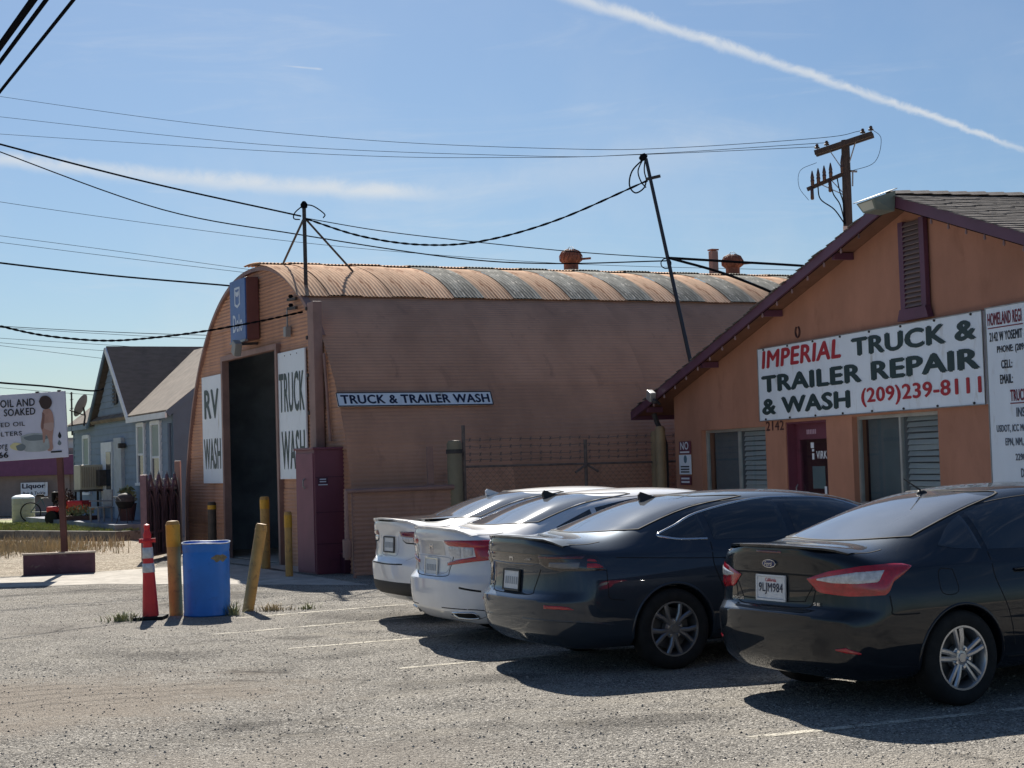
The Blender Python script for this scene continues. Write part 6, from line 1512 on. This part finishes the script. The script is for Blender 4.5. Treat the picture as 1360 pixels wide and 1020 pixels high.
ga_ = dict(xr=-1.12, wb=2.83, r=.335, rim=.232, style='y', rim_mat=m_alloyd, track=.815, spin=54 - 90, paint=paint('dark grey car paint', (.034, .042, .054), .35, rough=.42),
  st=acc_st, rear=[(1.115, -1.075), (1.05, -1.085), (.92, -1.03), (.66, -1.062), (.615, -1.13), (.48, -1.13), (.34, -1.09), (.22, -.94)], crease=(.9, .3, 0, .7, .85, 0, .5, 0), front=acc_front, side_glass=acc_glass, gaps=acc_gaps,
  chrome=[[(.40, 1.058), (.15, 1.065), (.02, 1.085), (-.045, 1.105), (.02, 1.135), (.15, 1.18), (.40, 1.272), (.9, 1.358), (1.3, 1.378), (1.85, 1.346), (2.2, 1.232), (2.42, 1.08)]],
  wrap=[('tail_lamp', m_smoke, [(12, .905), (18, .875), (26, .852), (40, .850), (56, .848)], [(12, .985), (26, .985), (40, .985), (50, .965), (56, .852)], .010),
        ('red_bar', m_dlens, [(12, .952), (28, .95), (42, .945)], [(12, .972), (28, .972), (43, .968)], .014), ('reversing_lamp', mat('smoky clear lens', (.16, .16, .17), .2, coat=.7), [(20, .882), (30, .868), (40, .864)], [(21, .925), (30, .928), (41, .925)], .014), ('brake_lamp', m_rlens, [(44, .868), (50, .866), (54.5, .864)], [(44, .915), (49, .91), (51, .90)], .014), ('brake_lamp', m_rlens, [(44, .925), (47, .92), (50, .915)], [(44, .945), (46, .945), (48, .94)], .014),
        ('rear_reflector', m_rlens, [(20, .548), (30, .545), (38, .54)], [(20, .575), (30, .572), (35, .565)], .006)],
  wrap_lines=[([(0, .45), (20, .45), (40, .44), (60, .40)], .02, paint('dark grey car paint', (.034, .042, .054), .35), 'bumper_crease'), ([(56, .85), (57, .70), (58, .62), (68, .60)], .006, m_gap, 'panel_gap')],
  rear_glass=acc_rg, front_glass=acc_fg,
  rear_patches=[('light_bar', m_smoke, [(-.50, .908), (0, .90), (.50, .908)], [(-.50, .985), (0, .985), (.50, .985)], .008), ('plate_shadow', m_smoke, [(-.34, .885), (0, .88), (.34, .885)], [(-.46, .902), (0, .896), (.46, .902)], .006)],
  rear_lines=[([(-.48, .86), (-.40, .70), (-.36, .652), (0, .645), (.36, .652), (.40, .70), (.48, .86)], .008, m_gap, 'trunk_gap')],
  handles=[(.62, .895), (1.72, .88)], mirror=(2.40, 1.01), plate=(.755, '', mat('dark plate frame', (.03, .03, .03), .5)), antenna=(.32, 'fin'), fin_mat=m_plastic)
gcar, W, _ = build_car('grey_sedan', 'dark grey midsize sedan between the black sedan and the white sedans', (.906, 14.602), R(25), ga_)
emblem_h(W, gcar, .945, .07, .055); rear_text(W, gcar, 'ACCORD', -.36, .93, -.22, .945); rear_text(W, gcar, 'EX', .38, .70, .46, .725)
lip_spoiler(W, gcar, ga_, .70, 1.12, .010, .02, ga_['paint'])

# --- white midsize sedan, nearer ------------------------------------------------------
mw_ = paint('white car paint', (.74, .75, .77), .0, rough=.5)
wb_ = dict(ga_); wb_.update(xr=-1.11, rim_mat=m_alloy, paint=mw_,
  rear=[(1.125, -1.065), (1.06, -1.08), (.92, -1.02), (.68, -1.045), (.63, -1.11), (.46, -1.11), (.34, -1.08), (.22, -.95)], chrome=[],
  wrap=[('tail_lamp', m_rlens, [(3, .985), (8, .957), (25, .95), (42, .94), (60, .935)], [(3, 1.012), (20, 1.015), (40, 1.012), (60, .985)], .012),
        ('tail_lamp', m_rlens, [(4, .765), (16, .785), (34, .815), (48, .83)], [(4, .795), (16, .825), (34, .86), (48, .875)], .012), ('tail_lamp', m_rlens, [(34, .815), (46, .828), (57, .85)], [(32, .952), (46, .955), (61, .955)], .013),
        ('reversing_lamp', m_clens, [(7, .875), (14, .845), (20, .845)], [(6, .945), (14, .95), (21, .948)], .010), ('turn_lamp', m_clens, [(23, .85), (27, .86), (31, .87)], [(23, .948), (27, .95), (31.5, .95)], .010),
        ('diffuser', m_alloyd, [(0, .265), (20, .262), (34, .262), (42, .30)], [(0, .27), (20, .268), (36, .275), (42, .31)], .004)],
  wrap_lines=[([(22, .565), (30, .548), (38, .532)], .022, m_gap, 'bumper_vent'), ([(0, .36), (20, .36), (38, .35), (50, .30)], .012, m_gap, 'bumper_gap'), ([(56, .90), (57, .74), (58, .64), (68, .62)], .006, m_gap, 'panel_gap')],
  rear_patches=[('garnish', mat('warm white garnish', (.55, .54, .52), .3, coat=.8), [(-.31, .865), (0, .86), (.31, .865)], [(-.31, 1.0), (0, 1.0), (.31, 1.0)], .004)],
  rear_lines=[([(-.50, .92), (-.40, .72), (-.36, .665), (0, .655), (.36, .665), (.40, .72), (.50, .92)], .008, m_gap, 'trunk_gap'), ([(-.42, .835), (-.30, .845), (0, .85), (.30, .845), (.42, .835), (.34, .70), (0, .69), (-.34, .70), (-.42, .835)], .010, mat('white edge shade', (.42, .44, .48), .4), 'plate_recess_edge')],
  plate=(.74, '', m_chrome))
wcar, W, _ = build_car('white_sedan', 'white midsize sedan with red bracket-shaped tail lamps beside the grey sedan', (.097, 16.944), R(25), wb_)
emblem_h(W, wcar, .945, .085, .07)
lip_spoiler(W, wcar, wb_, .70, 1.12, .014, .03, mw_)
for s_ in (-1, 1):
    ex = W.patch('exhaust_mouth', m_gap, wcar, 'wrap', [(14, .272), (24, .270), (33, .278)], [(12, .318), (24, .322), (31, .322)], .010, s_, 14, 3)
    W.strip('exhaust_finisher', m_chrome, ex, 'wrap', [(14, .270), (24, .267), (32, .272), (34, .285), (31.5, .325), (24, .326), (12, .321), (11, .300), (14, .270)], .014, .014, s_, 5)

# --- white sedan, farthest ------------------------------------------------------------
wc_ = dict(ga_); wc_.update(xr=-1.08, rim_mat=m_alloy, style='y', paint=paint('cool white car paint', (.76, .77, .78), .0, rough=.5), chrome=[], fin_mat=None,
  rear=[(1.155, -1.07), (1.09, -1.075), (.97, -1.01), (.72, -1.035), (.67, -1.09), (.50, -1.085), (.36, -1.05), (.26, -.92)], crease=(.8, .3, 0, .6, .85, 0, .4, 0),
  wrap=[('tail_lamp', mat('plum red lens', (.16, .012, .035), .14, coat=.8), [(3, .965), (20, .955), (60, .965)], [(3, 1.02), (30, 1.02), (60, 1.0)], .012), ('reversing_lamp', m_clens, [(5, .935), (9, .90), (28, .89), (50, .90)], [(4, .96), (12, .956), (28, .954), (52, .955)], .010),
        ('lamp_shadow', m_gap, [(5, .92), (10, .885), (28, .876), (52, .888)], [(5, .935), (10, .90), (28, .89), (52, .902)], .006), ('lower_bumper', m_plastic, [(0, .30), (20, .30), (45, .30), (62, .30)], [(0, .455), (20, .455), (45, .45), (62, .42)], .006)],
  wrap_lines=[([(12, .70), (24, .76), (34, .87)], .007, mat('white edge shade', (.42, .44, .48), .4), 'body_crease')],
  rear_patches=[('lower_bumper', m_plastic, [(-.46, .30), (0, .30), (.46, .30)], [(-.46, .455), (0, .455), (.46, .455)], .006)],
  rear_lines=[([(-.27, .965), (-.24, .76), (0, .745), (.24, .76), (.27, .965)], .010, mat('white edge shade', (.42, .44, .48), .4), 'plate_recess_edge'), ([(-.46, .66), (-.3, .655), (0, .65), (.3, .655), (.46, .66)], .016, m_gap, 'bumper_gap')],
  plate=(.865, '', mat('dark plate frame', (.03, .03, .03), .5)), antenna=(.30, 'fin')); wc_['fin_mat'] = wc_['paint']
fcar, W, _ = build_car('white_sedan', 'farthest white sedan with a black lower bumper beside the hut', (-.509, 19.235), R(25), wc_)
lip_spoiler(W, fcar, wc_, .70, 1.15, .014, .03, wc_['paint'])
for p_ in [o for o in bpy.data.objects if o.type == 'MESH' and not o.users_collection]: bpy.data.objects.remove(p_)
